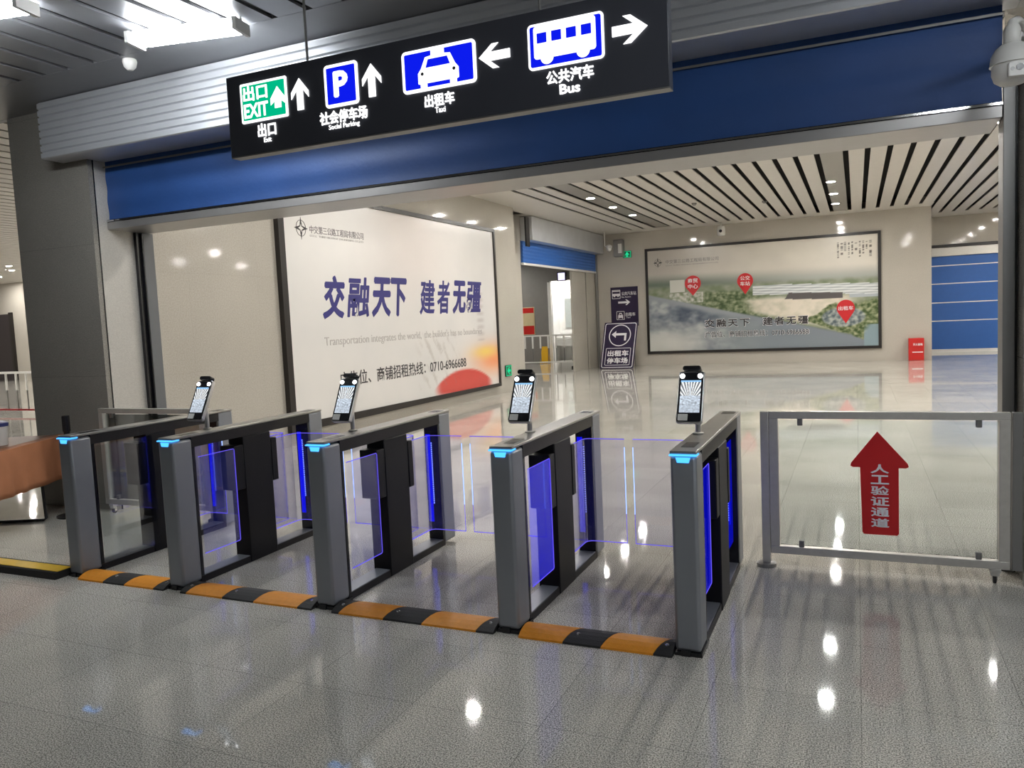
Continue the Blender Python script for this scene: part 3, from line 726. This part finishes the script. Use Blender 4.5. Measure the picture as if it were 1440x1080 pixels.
# ------------------------------------------------------------------ billboard on the left wall
XB = XL + .012
bb = thing('billboard', 'huge white billboard with blue brush lettering and a red hill', 'billboard', (XL, 12.4, 0))
FB = (V3((.05, -12.4, 0)), V3((0, 1, 0)), V3((0, 0, 1)), V3((1, 0, 0)))
B0, B1, H0, H1 = 8.80, 15.98, .20, 3.68
MB().ring([(B0, H0), (B1, H0), (B1, H1), (B0, H1)], [(B0 + .12, H0 + .12), (B1 - .07, H0 + .07), (B1 - .07, H1 - .07), (B0 + .12, H1 - .07)], FB, -.05, .03).obj('frame', M['frameblack'], bb)
def paintL(u, v):
    y = B0 + u * (B1 - B0); z = H0 + v * (H1 - H0)
    n_ = fbm(y * .8, z * .8)
    c = (220 + 6 * n_, 218 + 5 * n_, 216 + 4 * n_)
    c = mixc(c, (238, 226, 222), sm(10, 12.4, y) * (1 - sm(12.4, 15, y)) * .5 * sm(1.6, 3, z))
    # warm glow lower right
    k = math.exp(-((y - 15.75) / 1.0) ** 2 - ((z - .80) / .34) ** 2)
    c = mixc(c, (246, 158, 110), k * .95)
    k = math.exp(-((y - 15.35) / .6) ** 2 - ((z - .98) / .13) ** 2)
    c = mixc(c, (245, 212, 110), k * .9)
    # red hill
    top = .66 - .40 * abs((y - 14.25) / 1.45) ** 2.2
    if y > 12.75:
        k = sm(top + .03, top - .03, z) * sm(12.9, 13.3, y) * sm(15.7, 15.3, y) * sm(.18, .34, z + (y - 12.9) * .12)
        c = mixc(c, (206, 78, 70), k)
    # feathery grey brush marks
    if 12.2 < y < 14.4 and .4 < z < 1.5:
        f = fbm(y * 9 + z * 6, z * 2.2); k = sm(.18, .5, f) * sm(12.2, 12.9, y) * sm(14.4, 13.6, y) * .22
        c = mixc(c, (140, 128, 120), k)
    # faint skyline upper right of the hill
    if 14.9 < y < 15.4 and 1.25 < z < 2.3:
        k = (.5 + .5 * sin(z * 42)) * .45 * sm(14.9, 15.1, y) * sm(15.4, 15.2, y); c = mixc(c, (175, 165, 165), k)
    return c
print_grid('print', M['printL'], FB, B0 + .11, B1 - .065, H0 + .06, H1 - .065, 190, 96, paintL, bb, -.03, .03)
spans = [(9.72, 10.29), (10.33, 10.98), (11.03, 11.62), (11.66, 12.16), (12.58, 13.18), (13.26, 13.78), (13.88, 14.46), (14.48, 15.22)]
for k, (ch, (a, b)) in enumerate(zip('交融天下建者无疆', spans)):
    text(ch, 'brush_lettering', M['inkblue'], FB, a, b, 1.82 + .006 * k, 2.45 + .006 * k, bb, .013 if ch in '融疆建者' else .034, 0, .004, skew=.2)
text('Transportation integrates the world,  the builder\'s has no boundaries', 'lettering', M['inkgrey'], FB, 9.71, 15.15, 1.36, 1.535, bb, .0, 0, .003)
text('广告位、商铺招租热线：0710-6966688', 'lettering', M['inkdark'], FB, 10.02, 14.34, .735, .975, bb, .008, 0, .003)
def compass(fr, cx, cy, rx, ry, m, parent):
    mb = MB(); mb.ring(disc(cx, cy, rx * .72, ry * .72), disc(cx, cy, rx * .66, ry * .68), fr, 0, .003)
    o_ = [(0, 1), (.16, .22), (1, 0), (.16, -.22), (0, -1), (-.16, -.22), (-1, 0), (-.16, .22)]
    i_ = [(0, .42), (.10, .14), (.42, 0), (.10, -.14), (0, -.42), (-.10, -.14), (-.42, 0), (-.10, .14)]
    mb.ring([(cx + x * rx, cy + y * ry) for x, y in o_], [(cx + x * rx, cy + y * ry) for x, y in i_], fr, 0, .003)
    return mb.obj('company_emblem', m, parent)
compass(FB, 9.325, 3.125, .155, .165, M['inkdark'], bb)
text('中交第三公路工程局有限公司', 'lettering', M['inkmid'], FB, 9.52, 10.90, 3.07, 3.185, bb, .005, 0, .003)
text('CCCC  THIRD HIGHWAY ENGINEERING CO.,LTD.', 'lettering', M['inkgrey'], FB, 9.52, 10.90, 3.015, 3.05, bb, 0, 0, .003)

# ------------------------------------------------------------------ aerial poster on the back wall
PY = YB - .04
pb = thing('aerial_poster', 'wide framed aerial view poster with three red map pins on the back wall', 'billboard', (-2.78, YB, 0))
FP = (V3((2.78, -.04, 0)), V3((1, 0, 0)), V3((0, 0, 1)), V3((0, -1, 0)))
X0, X1, Z0, Z1 = -6.21, .655, .367, 3.735
MB().ring([(X0, Z0), (X1, Z0), (X1, Z1), (X0, Z1)], [(X0 + .08, Z0 + .08), (X1 - .08, Z0 + .08), (X1 - .08, Z1 - .08), (X0 + .08, Z1 - .08)], FP, -.04, .03).obj('frame', M['frameblack'], pb)
def paintR(u, v):
    n1 = fbm(u * 6, v * 4); n2 = fbm(u * 22, v * 16); n3 = fbm(u * 60, v * 34, 2)
    sky = mixc((188, 182, 174), (226, 220, 208), sm(0, .6, u) * .8 + .2 * n1)
    c = sky
    hz = .665 - .02 * u
    far = mixc((104, 116, 104), (170, 172, 166), sm(.1, .75, u))
    c = mixc(c, far, sm(hz + .11, hz - .02, v))
    if v < hz:
        g = mixc((120, 132, 104), (150, 156, 138), .5 + n2)
        c = mixc(c, g, sm(hz, hz - .06, v))
    # wooded park
    rd = .575 - .52 * u                                   # road running down to the right
    if v < .60 and v > rd - .02 and u < .62:
        k = sm(.16, .30, u) * sm(.60, .44, u + .3 * (v - .45)) * sm(.58, .54, v)
        gc = mixc((66, 84, 52), (158, 164, 134), .42 + n3 * .8 + n2 * .3)
        c = mixc(c, gc, k)
    # pale buildings far left
    if .105 < u < .175 and .575 < v < .70: c = (208, 208, 200)
    if .10 < u < .26 and .47 < v < .57: c = mixc(c, (206, 204, 196), .5 + n3)
    # plaza
    k = sm(.42, .52, u + .25 * (v - .4)) * sm(.96, .84, u) * sm(.50, .45, v) * sm(rd - .01, rd + .05, v)
    c = mixc(c, (228, 218, 202), k * (.92 + .2 * n2))
    # station roofs
    if u > .48 and .44 < v < .60 + .0 * u:
        yy = v + .085 * (u - .75)
        if .49 < yy < .585:
            s_ = .5 + .5 * sin(yy * 260); c = mixc((176, 182, 184), (228, 230, 230), sm(.25, .7, s_))
        if .445 < yy < .505 and .635 + (.5 - yy) * -.3 < u < .86: c = (96, 92, 92)
        if u > .885 and .40 < yy < .49: c = (176, 182, 188)
    # road and river mist below it
    if v < rd:
        dd = rd - v
        road = (150, 156, 162)
        c = mixc(c, road, sm(0, .02, dd))
        cl = mixc((80, 90, 106), (178, 182, 184), .42 + n1 * .8 + n2 * .4)
        cl = mixc(cl, (150, 158, 160), sm(.2, .5, u))
        c = mixc(c, cl, sm(.03, .09, dd))
        c = mixc(c, (206, 206, 200), sm(.34, .08, v) * sm(.42, .1, u))
        c = mixc(c, (120, 128, 140), sm(.35, .6, u) * .6)
    # round green at lower right
    e = min(v - (.25 - .76 * (u - .70)), (.25 + 1.25 * (u - .70)) - v, .40 - .04 * n1 - v, v - (.08 + 1.5 * (u - .945))) + .02 * n2
    gc = mixc((70, 88, 52), (172, 174, 140), .42 + n3 * .9)
    c = mixc(c, gc, sm(-.008, .012, e))
    e2 = ((u - .86) / .09) ** 2 + ((v - .27) / .09) ** 2
    c = mixc(c, mixc((90, 102, 108), (180, 184, 178), .5 + n3), sm(1.1, .8, e2))
    if u > .94 and v < .2: c = mixc(c, (140, 160, 168), sm(.94, .98, u + (.2 - v) * .3))
    # columns of tiny unreadable marks, upper right
    if .835 < u < .975 and .80 < v < .945:
        col_ = (u - .835) / .0142
        if abs(col_ - math.floor(col_) - .5) < .27 and noise.noise(V3((math.floor(col_) * 7.7, v * 130, 1))) > -.05 and v > .80 + .03 * (math.floor(col_) % 3): c = (110, 104, 98)
    return c
print_grid('print', M['printL'], FP, X0 + .07, X1 - .07, Z0 + .07, Z1 - .07, 300, 150, paintR, pb, -.03, .03)
def pin(cx, top, bot, r, words):
    pts = []
    cy = top - r
    for k in range(25):
        a = radians(-28 + 236 * k / 24); pts.append((cx + r * cos(a), cy + r * sin(a)))
    pts.append((cx, bot))
    o = MB().prism(pts, FP, 0, .006).obj('map_pin', M['red'], pb)
    n_ = len(words)
    for k, wd in enumerate(words):
        h = r * (.56 if n_ == 2 else .5); zc = cy + (r * .36 - k * r * .72 if n_ == 2 else 0)
        text(wd, 'lettering', M['signwhite'], FP, cx - r * (.62 if n_ == 2 else .82), cx + r * (.62 if n_ == 2 else .82), zc - h / 2, zc + h / 2, o, .012, .006, .003)
pin(-4.71, 2.80, 2.17, .25, ['商贸', '中心']); pin(-3.12, 2.77, 2.12, .235, ['公交', '车站']); pin(-.29, 1.81, 1.12, .245, ['出租车'])
for a, b, s in ((-4.36, -3.02, '交融天下'), (-2.62, -1.33, '建者无疆')):
    text(s, 'slogan_lettering', M['signwhite'], FP, a - .01, b + .01, 1.142, 1.408, pb, .03, 0, .002, spacing=1.3)
    text(s, 'slogan_lettering', M['inkdark'], FP, a, b, 1.15, 1.40, pb, .018, .002, .002, spacing=1.3)
text('广告位、商铺招租热线：0710-6966688', 'lettering', M['signwhite'], FP, -4.38, -1.30, .825, 1.025, pb, .02, 0, .002)
text('广告位、商铺招租热线：0710-6966688', 'lettering', M['inkdark'], FP, -4.37, -1.31, .83, 1.02, pb, .008, .002, .002)
compass(FP, -5.80, 3.27, .15, .165, M['inkdark'], pb)
text('中交第三公路工程局有限公司', 'lettering', M['inkmid'], FP, -5.55, -3.90, 3.22, 3.34, pb, 0, 0, .003)
text('CCCC THIRD HIGHWAY ENGINEERING CO.,LTD.', 'lettering', M['inkmid'], FP, -5.55, -3.90, 3.14, 3.175, pb, 0, 0, .003)

# ------------------------------------------------------------------ wall sign and standing sign
ws = thing('wall_sign', 'dark purple wall sign with bus and taxi directions, behind the standing sign', 'sign', (-6.95, YB, 0))
FW = (V3((6.95, -.03, 0)), V3((1, 0, 0)), V3((0, 0, 1)), V3((0, -1, 0)))
MB().prism([(-7.40, 1.30), (-6.49, 1.30), (-6.49, 2.575), (-7.40, 2.575)], FW, -.03, 0).obj('board', M['purple'], ws)
def bus_icon(x0, x1, z0, z1, fr, parent, fg, bg):
    W_, H_ = x1 - x0, z1 - z0
    p = MB().ring(rrect(x0, x1, z0, z1, .02), rrect(x0 + .015, x1 - .015, z0 + .015, z1 - .015, .012), fr, 0, .004).obj('bus_symbol', fg, parent)
    MB().prism([(x0 + .05 * W_, z0 + .32 * H_), (x0 + .95 * W_, z0 + .32 * H_), (x0 + .95 * W_, z0 + .58 * H_), (x0 + .05 * W_, z0 + .58 * H_)], fr, 0, .004).obj('bus_body', fg, p)
    MB().prism(rrect(x0 + .05 * W_, x1 - .05 * W_, z0 + .80 * H_, z0 + .92 * H_, .005), fr, 0, .004).obj('roof_bar', fg, p)
    for cx in (.28, .72): MB().prism(disc(x0 + cx * W_, z0 + .30 * H_, .10 * W_), fr, 0, .004).obj('wheel', fg, p)
def taxi_icon(x0, x1, z0, z1, fr, parent, fg, bg):
    W_, H_ = x1 - x0, z1 - z0
    p = MB().ring(rrect(x0, x1, z0, z1, .02), rrect(x0 + .015, x1 - .015, z0 + .015, z1 - .015, .012), fr, 0, .004).obj('taxi_symbol', fg, parent)
    q = lambda L_: [(x0 + a * W_, z0 + b * H_) for a, b in L_]
    b_ = MB().prism(q([(.2, .12), (.2, .5), (.3, .62), (.36, .8), (.64, .8), (.7, .62), (.8, .5), (.8, .12), (.68, .12), (.68, .22), (.32, .22), (.32, .12)]), fr, 0, .004).obj('taxi_body', fg, p)
    MB().prism(q([(.36, .56), (.41, .70), (.59, .70), (.64, .56)]), fr, .004, .006).obj('windscreen', bg, b_)
bus_icon(-7.35, -7.07, 2.20, 2.49, FW, ws, M['signwhite'], M['purple'])
text('公共汽车站', 'lettering', M['signwhite'], FW, -7.03, -6.54, 2.30, 2.42, ws, .012, 0, .004)
text('Bus Station', 'lettering', M['signwhite'], FW, -7.03, -6.72, 2.225, 2.275, ws, .0, 0, .004)
MB().prism(arrow(-6.95, 2.075, .40, .18, 0), FW, 0, .005).obj('arrow', M['signwhite'], ws)
taxi_icon(-7.22, -6.95, 1.51, 1.79, FW, ws, M['signwhite'], M['purple'])
text('出租车', 'lettering', M['signwhite'], FW, -6.92, -6.59, 1.62, 1.74, ws, .012, 0, .004)
text('Taxi', 'lettering', M['signwhite'], FW, -6.90, -6.76, 1.555, 1.605, ws, .0, 0, .004)

sn = thing('standing_sign', 'purple standing sign with left arrow in a circle, leaning by the back wall', 'sign', (-6.86, 23.75, 0))
lean = .085
lv = V3((lean * .0 + .085, .22, 1.0)).normalized()
FN = (V3((6.86 - 7.435, -.04, .004)), V3((1, 0, 0)), lv, V3((0, -1, .22)).normalized())
W_, H_ = 1.075, 1.475
MB().prism(rrect(0, W_, 0, H_, .02), FN, -.03, 0).obj('board', M['purple'], sn)
MB().ring(rrect(.035, W_ - .035, .03, H_ - .03, .06), rrect(.055, W_ - .055, .05, H_ - .05, .045), FN, 0, .004).obj('border_line', M['signwhite'], sn)
MB().ring(disc(W_ / 2, 1.055, .355, .345), disc(W_ / 2, 1.055, .325, .315), FN, 0, .004).obj('circle_line', M['signwhite'], sn)
MB().prism([(.27, 1.09), (.41, 1.20), (.41, 1.125), (.75, 1.125), (.75, .885), (.685, .885), (.685, 1.055), (.41, 1.055), (.41, .98)], FN, 0, .005).obj('arrow', M['signwhite'], sn)
MB().ring(rrect(.135, W_ - .135, .105, .655, .03), rrect(.15, W_ - .15, .12, .64, .02), FN, 0, .004).obj('border_line', M['signwhite'], sn)
text('出租车', 'lettering', M['signwhite'], FN, .205, .87, .395, .575, sn, .03, 0, .005)
text('停车场', 'lettering', M['signwhite'], FN, .205, .87, .165, .345, sn, .03, 0, .005)
mb = MB()
for lx in (-.45, .40): mb.tube([(lx, .62, .015), (lx + .06, .30, 1.25)], .018, 8)
mb.obj('rear_strut', M['steel_d'], sn)

# ------------------------------------------------------------------ doorway shutter, far right shutter
t = thing('roller_shutter', 'blue roller shutter half raised over the side room doorway', 'shutter', (-7.9, 21.8, 3.07), 0, 'smaller roller shutters')
o = (7.9, -21.8, -3.07)
mb = MB(); mb.box(-.0, .34, 18.82 + o[1], 24.98 + o[1], 3.68 + o[2], 4.285 + o[2]); mb.obj('housing', M['silver'], t, .01)
mb = MB(); bm = mb.bm
n = 12; pts = []
for k in range(n + 1):
    z = 3.13 + (3.68 - 3.13) * k / n; pts.append((.05 + (.012 if k % 2 else 0), z))
pts += [(.0, 3.68), (.0, 3.13)]
a = [bm.verts.new((x_, 18.80 + o[1], z + o[2])) for x_, z in pts]; b = [bm.verts.new((x_, 24.95 + o[1], z + o[2])) for x_, z in pts]
bm.faces.new(a); bm.faces.new(b[::-1])
for i in range(len(pts)): bm.faces.new((a[i], a[(i + 1) % len(pts)], b[(i + 1) % len(pts)], b[i]))
mb.obj('curtain', M['curtain2'], t)
box('bottom_bar', M['whitepaint'], -.01, .075, 18.80 + o[1], 24.95 + o[1], .0, .055, t, .005)
box('guide_rail', M['steel_d'], .02, .09, 24.98 + o[1], 25.06 + o[1], -3.07, .6, t)
mb = MB(); mb.box(.30, .34, 18.40 + o[1], 18.62 + o[1], .42, 1.16); mb.obj('housing_bracket', M['black'], t)
t = thing('roller_shutter', 'closed blue roller shutter with thin pale seams at far right', 'shutter', (3.2, 28.6, 0), 0, 'smaller roller shutters')
FQ = frame_x(-.03)
mb = MB(); mb.box(-1.0, 1.0, -.03, .06, .10, 3.05); mb.obj('curtain', M['curtain2'], t)
mb = MB()
for z in (2.74, 2.17, 1.57, .99): mb.box(-1.0, 1.0, -.038, -.03, z, z + .03)
mb.obj('seam_strip', M['whitepaint'], t)
box('bottom_bar', M['whitepaint'], -1.0, 1.0, -.045, .06, .0, .10, t)
box('housing', M['steel'], -1.0, 1.0, -.10, .1, 3.05, 3.32, t, .01)
box('frame', M['frameblack'], -1.0, 1.06, -.11, .1, 3.32, 3.40, t); box('frame', M['frameblack'], 1.0, 1.06, -.05, .06, 0, 3.32, t)

# ------------------------------------------------------------------ small wall and ceiling things in the far hall
def exit_sign(loc, rz, label, s=.2):
    t = thing('exit_sign', label, 'exit sign', loc, rz, 'green exit signs')
    box('case', M['e_exitd'], -s * .62, s * .62, -.03, 0, -s * .5, s * .5, t, .004)
    f = frame_x(-.031)
    mb = MB(); mb.prism(arrow(0, 0, s * .72, s * .62, pi / 2 if rz == 0 else pi), f, 0, .004); mb.obj('arrow', M['e_exit'], t)
    mb = MB(); mb.ring(rrect(-s * .56, s * .56, -s * .44, s * .44, .01), rrect(-s * .50, s * .50, -s * .38, s * .38, .008), f, 0, .003); mb.obj('lit_border', M['e_exit'], t)
    return t
exit_sign((XL, 16.52, .50), radians(90), 'small green exit sign low on the wall by the billboard corner', .26)
exit_sign((-6.80, YB, 3.62), 0, 'small green exit sign high on the back wall above the purple signs', .22)
def wall_camera(loc, label, s=1.0):
    t = thing('security_camera', label, 'security camera', loc, 0, 'security cameras')
    return t
t = wall_camera((-3.70, 24.4, ZC), 'white security camera hanging from the ceiling above the aerial poster')
MB().tube([(0, 0, 0), (0, 0, -.14)], .03, 12).obj('mount_stem', M['white'], t, smooth=True)
MB().lathe([(.05, 0), (.10, -.02), (.12, -.10), (.12, -.26), (.09, -.30), (.03, -.31)], 24, (0, 0, -.10)).obj('housing', M['white'], t, smooth=True)
MB().lathe([(.045, 0), (.045, -.02)], 18, (0, -.11, -.27), 'Y').obj('lens', M['black'], t)
t = wall_camera((-7.22, 24.0, ZC), 'white dome camera hung on a thin pipe over the side room doorway')
MB().tube([(0, 0, 0), (0, 0, -.44), (.03, 0, -.47), (.12, 0, -.47)], .018, 10).obj('drop_pipe', M['white'], t, smooth=True)
MB().lathe([(.03, 0), (.09, -.04), (.10, -.10), (.07, -.12), (.085, -.13), (.06, -.19), (.02, -.21)], 20, (.14, 0, -.42)).obj('housing', M['white'], t, smooth=True)
t = thing('wall_speaker', 'dark wall box with pale panel in the far left corner', 'speaker', (-7.0, YB, 3.86))
box('cabinet', M['steel_d'], -.20, .12, -.22, 0, -.30, .24, t, .02); box('front_panel', M['white'], -.04, .08, -.225, -.22, -.20, .10, t)
t = thing('fire_box', 'small red fire equipment box at the foot of the back wall', 'fire box', (1.53, YB, 0))
box('case', M['redbox'], -.19, .20, -.26, -.002, 0, .63, t, .012)
FR = frame_x(-.262)
text('灭火器箱', 'lettering', M['signwhite'], FR, -.08, .16, .42, .49, t, .01, 0, .003)
MB().prism([(-.10, .225), (.17, .225), (.17, .25), (-.10, .25)], FR, 0, .003).obj('white_band', M['signwhite'], t)
box('door_seam', M['red'], -.16, .18, -.264, -.26, .34, .35, t)
for (px, py, lab) in ((-2.05, 20.5, 'small dark ceiling detector left of the middle downlight row'), (-3.6, 19.6, 'small dark ceiling detector between the two downlight rows')):
    d_ = tag(MB().lathe([(.06, 0), (.06, -.03), (.03, -.06)], 18, (0, 0, 0)).obj('smoke_detector', M['steel_d'], None, smooth=True), lab, 'smoke detector', 'ceiling detectors'); d_.location = (px, py, ZC)
d_ = tag(MB().lathe([(.05, 0), (.055, -.02), (.045, -.06), (.02, -.085)], 18).obj('smoke_detector', M['white'], None, smooth=True), 'small white ceiling detector left of the glaring tube batten', 'smoke detector'); d_.location = (-5.25, 4.68, ZF)

# pan-tilt camera on the right pillar
t = thing('dome_camera', 'large white pan tilt dome camera at the upper right corner', 'security camera', (.742, 4.85, 2.74))
MB().lathe([(.03, .21), (.05, .205), (.075, .185), (.095, .150), (.100, .110), (.102, .102)], 32).obj('upper_shell', M['white'], t, smooth=True)
MB().lathe([(.092, .103), (.092, .06), (.080, .025), (.055, .006), (.02, 0)], 32).obj('lower_shell', M['white'], t, smooth=True)
pts = rrect(-.046, .046, .022, .094, .012)
FC = (V3((.012, -.060, 0)), V3((1, 0, 0)), V3((0, 0, 1)), V3((.1, -1, 0)).normalized())
fp = MB().prism(pts, FC, -.02, .040).obj('lens_window', M['white'], t, .004)
MB().prism(disc(.004, .064, .0165), FC, .040, .043).obj('lens', M['black'], fp)
for cx in (-.028, .034): MB().prism(disc(cx, .060, .009), FC, .040, .042).obj('infrared_led', M['steel_d'], fp)
MB().lathe([(.034, .205), (.040, .215), (.040, .275), (.032, .295)], 24).obj('neck', M['white'], t, smooth=True)
MB().tube([(0, 0, .28), (.005, .01, .315), (.03, .06, .335), (.10, .22, .335), (.16, .42, .335)], .024, 14).obj('mount_arm', M['white'], t, smooth=True)
box('wall_plate', M['white'], .10, .24, .40, .42, .26, .42, t, .004)

# ------------------------------------------------------------------ side room contents
def barrier(name, label, x0, x1, y, zt, zb, n, bottom, group):
    t = thing(name, label, 'barrier', ((x0 + x1) / 2, y, 0), 0, group); c = (x0 + x1) / 2
    mb = MB().box(x0 - c, x1 - c, -.025, .025, zt - .05, zt); mb.obj('top_rail', M['whitepaint'], t)
    MB().box(x0 - c, x1 - c, -.02, .02, zb, zb + .04).obj('bottom_rail', bottom, t)
    for k in range(n):
        x_ = x0 - c + (x1 - x0) * (k + .5) / n; zm = (zt + zb) / 2 + .02
        b_ = MB().box(x_ - .028, x_ + .028, -.012, .012, zm, zt - .05).obj('baluster', M['whitepaint'], t)
        MB().box(x_ - .011, x_ + .011, -.01, .01, zb + .04, zm).obj('lower_rod', M['steel_d'], b_)
    for x_ in (x0 - c, x1 - c):
        p_ = MB().box(x_ - .045, x_ + .045, -.04, .04, .06, zt + .12).obj('post', M['whitepaint'], t, .006)
        MB().box(x_ - .13, x_ + .13, -.18, .18, 0, .06).obj('foot', M['rubber'], p_, .01)
    return t
barrier('crowd_barrier', 'white crowd barrier across the side room doorway', -10.75, -8.50, 24.6, 1.12, .18, 8, M['whitepaint'], 'white crowd barriers')
barrier('crowd_barrier', 'white crowd barrier with red bottom rail left of the pillar', -20.2, -15.6, 12.0, 1.0, .09, 13, M['darkred'], 'white crowd barriers')
t = thing('notice_poster', 'red and cream notice poster on the side room wall', 'poster', (-11.42, 27.488, 0))
FZ = frame_x(-.01)
MB().prism([(-.32, 1.08), (.32, 1.08), (.32, 2.12), (-.32, 2.12)], FZ, -.01, .004).obj('sheet', mat('cream paper', rgb(206, 190, 150), .5), t)
MB().prism([(-.29, 1.9), (.29, 1.9), (.29, 2.09), (-.29, 2.09)], FZ, .004, .006).obj('red_band', M['redbox'], t)
MB().prism([(-.29, 1.10), (.29, 1.10), (.29, 1.42), (-.29, 1.42)], FZ, .004, .006).obj('red_band', M['redbox'], t)
t = thing('lamp_box', 'small glowing lavender sign box hanging in the side room', 'sign', (-9.85, 27.2, 3.17))
box('case', M['purple'], -.17, .17, -.04, .04, -.16, .16, t); box('lit_face', M['e_sign'], -.13, .13, -.046, -.04, -.13, .13, t)
MB().tube([(0, 0, .16), (0, 0, .61)], .012, 8).obj('hanger_rod', M['steel_d'], t)
t = thing('wash_counter', 'white washroom counter seen through the doorway', 'counter', (-9.85, 29.1, 0))
box('counter_top', M['tilewhite'], -.92, .92, -.28, .28, .82, .92, t, .01); box('front_panel', M['tilewhite'], -.92, .92, -.26, -.22, .58, .82, t)
MB().tube([(-.1, .12, .92), (-.1, .12, 1.08), (-.1, .0, 1.10)], .015, 8).obj('tap', M['chrome'], t)
t = tag(box('mirror', M['mirror'], -10.55, -9.62, 29.37, 29.398, 1.28, 2.42), 'wide washroom mirror above the white counter', 'mirror')
t = thing('wet_floor_sign', 'yellow wet floor sign standing behind the white barrier', 'floor sign', (-10.55, 27.0, 0))
for s_ in (-1, 1):
    fr = (V3((0, 0, 0)), V3((1, 0, 0)), V3((0, -s_ * .26, 1)).normalized(), V3((0, s_ * 1, .26)).normalized())
    MB().prism([(-.15, 0), (-.11, .02), (.11, .02), (.15, 0), (.11, .66), (-.11, .66)], (V3((0, s_ * .17, 0)), *fr[1:]), -.008, .008).obj('panel', M['cleaning'], t)

# ------------------------------------------------------------------ table and stanchions at the left
ang = math.atan2(.91, -.41)
tb = thing('folding_table', 'long folding table with a hanging brown cloth at the left photo edge', 'table', (-7.02, 5.17, 0), ang)
# local x runs along the front edge towards the far end; local +y is away from the camera
TL, TW, TH = 1.9, .56, .75
box('tabletop', M['wood'], -TL, 0, 0, TW, TH - .03, TH, tb, .004)
for lx in (-.42, -TL + .12):
    MB().tube([(lx, .06, TH - .03), (lx, .04, .03), (lx, .06, .013), (lx, TW - .06, .013), (lx, TW - .04, .03), (lx, TW - .06, TH - .03)], .013, 10).obj('leg', M['black'], tb, smooth=True)
# white bucket on the table
t = thing('bucket', 'white bucket with a dark blue lid on the table at the left edge', 'bucket', (-7.04, 4.50, TH + .001))
MB().lathe([(.075, 0), (.09, .17)], 24).obj('body', M['white'], t, smooth=True)
MB().lathe([(.094, .17), (.094, .2), (.06, .215)], 24).obj('lid', mat('dark blue lid', (.03, .04, .16), .4), t, smooth=True)
cl = MB(); bm = cl.bm; n = 60
rows = []
for j in range(9):
    row = []
    for i in range(n + 1):
        x_ = -TL - .01 + (TL + .02) * i / n; d_ = j / 8
        row.append(bm.verts.new((x_, -.006 - .014 * d_ * (1 + sin(x_ * 23 + sin(x_ * 7) * 1.5)) , TH + .002 - d_ * .40)))
    rows.append(row)
for A, B in zip(rows, rows[1:]):
    for i in range(n): bm.faces.new((A[i], A[i + 1], B[i + 1], B[i]))
tops = [bm.verts.new((v.co.x, .10, TH + .002)) for v in rows[0]]
for i in range(n): bm.faces.new((rows[0][i], rows[0][i + 1], tops[i + 1], tops[i]))
c_ = tag(cl.obj('tablecloth', M['cloth'], None, smooth=True), 'brown cloth draped over the front of the folding table', 'tablecloth')
c_.location = tb.location; c_.rotation_euler = tb.rotation_euler
sd = c_.modifiers.new('thick', 'SOLIDIFY'); sd.thickness = .003; sd.offset = 1
t = thing('queue_post', 'short black queue post rising behind the leftmost speed gate', 'post', (-6.81, 5.0, 0))
MB().lathe([(.15, 0), (.15, .012), (.03, .03), (.026, .04), (.026, .80), (.034, .81), (.034, .95), (.03, .955)], 24).obj('pole', M['black'], t, smooth=True)
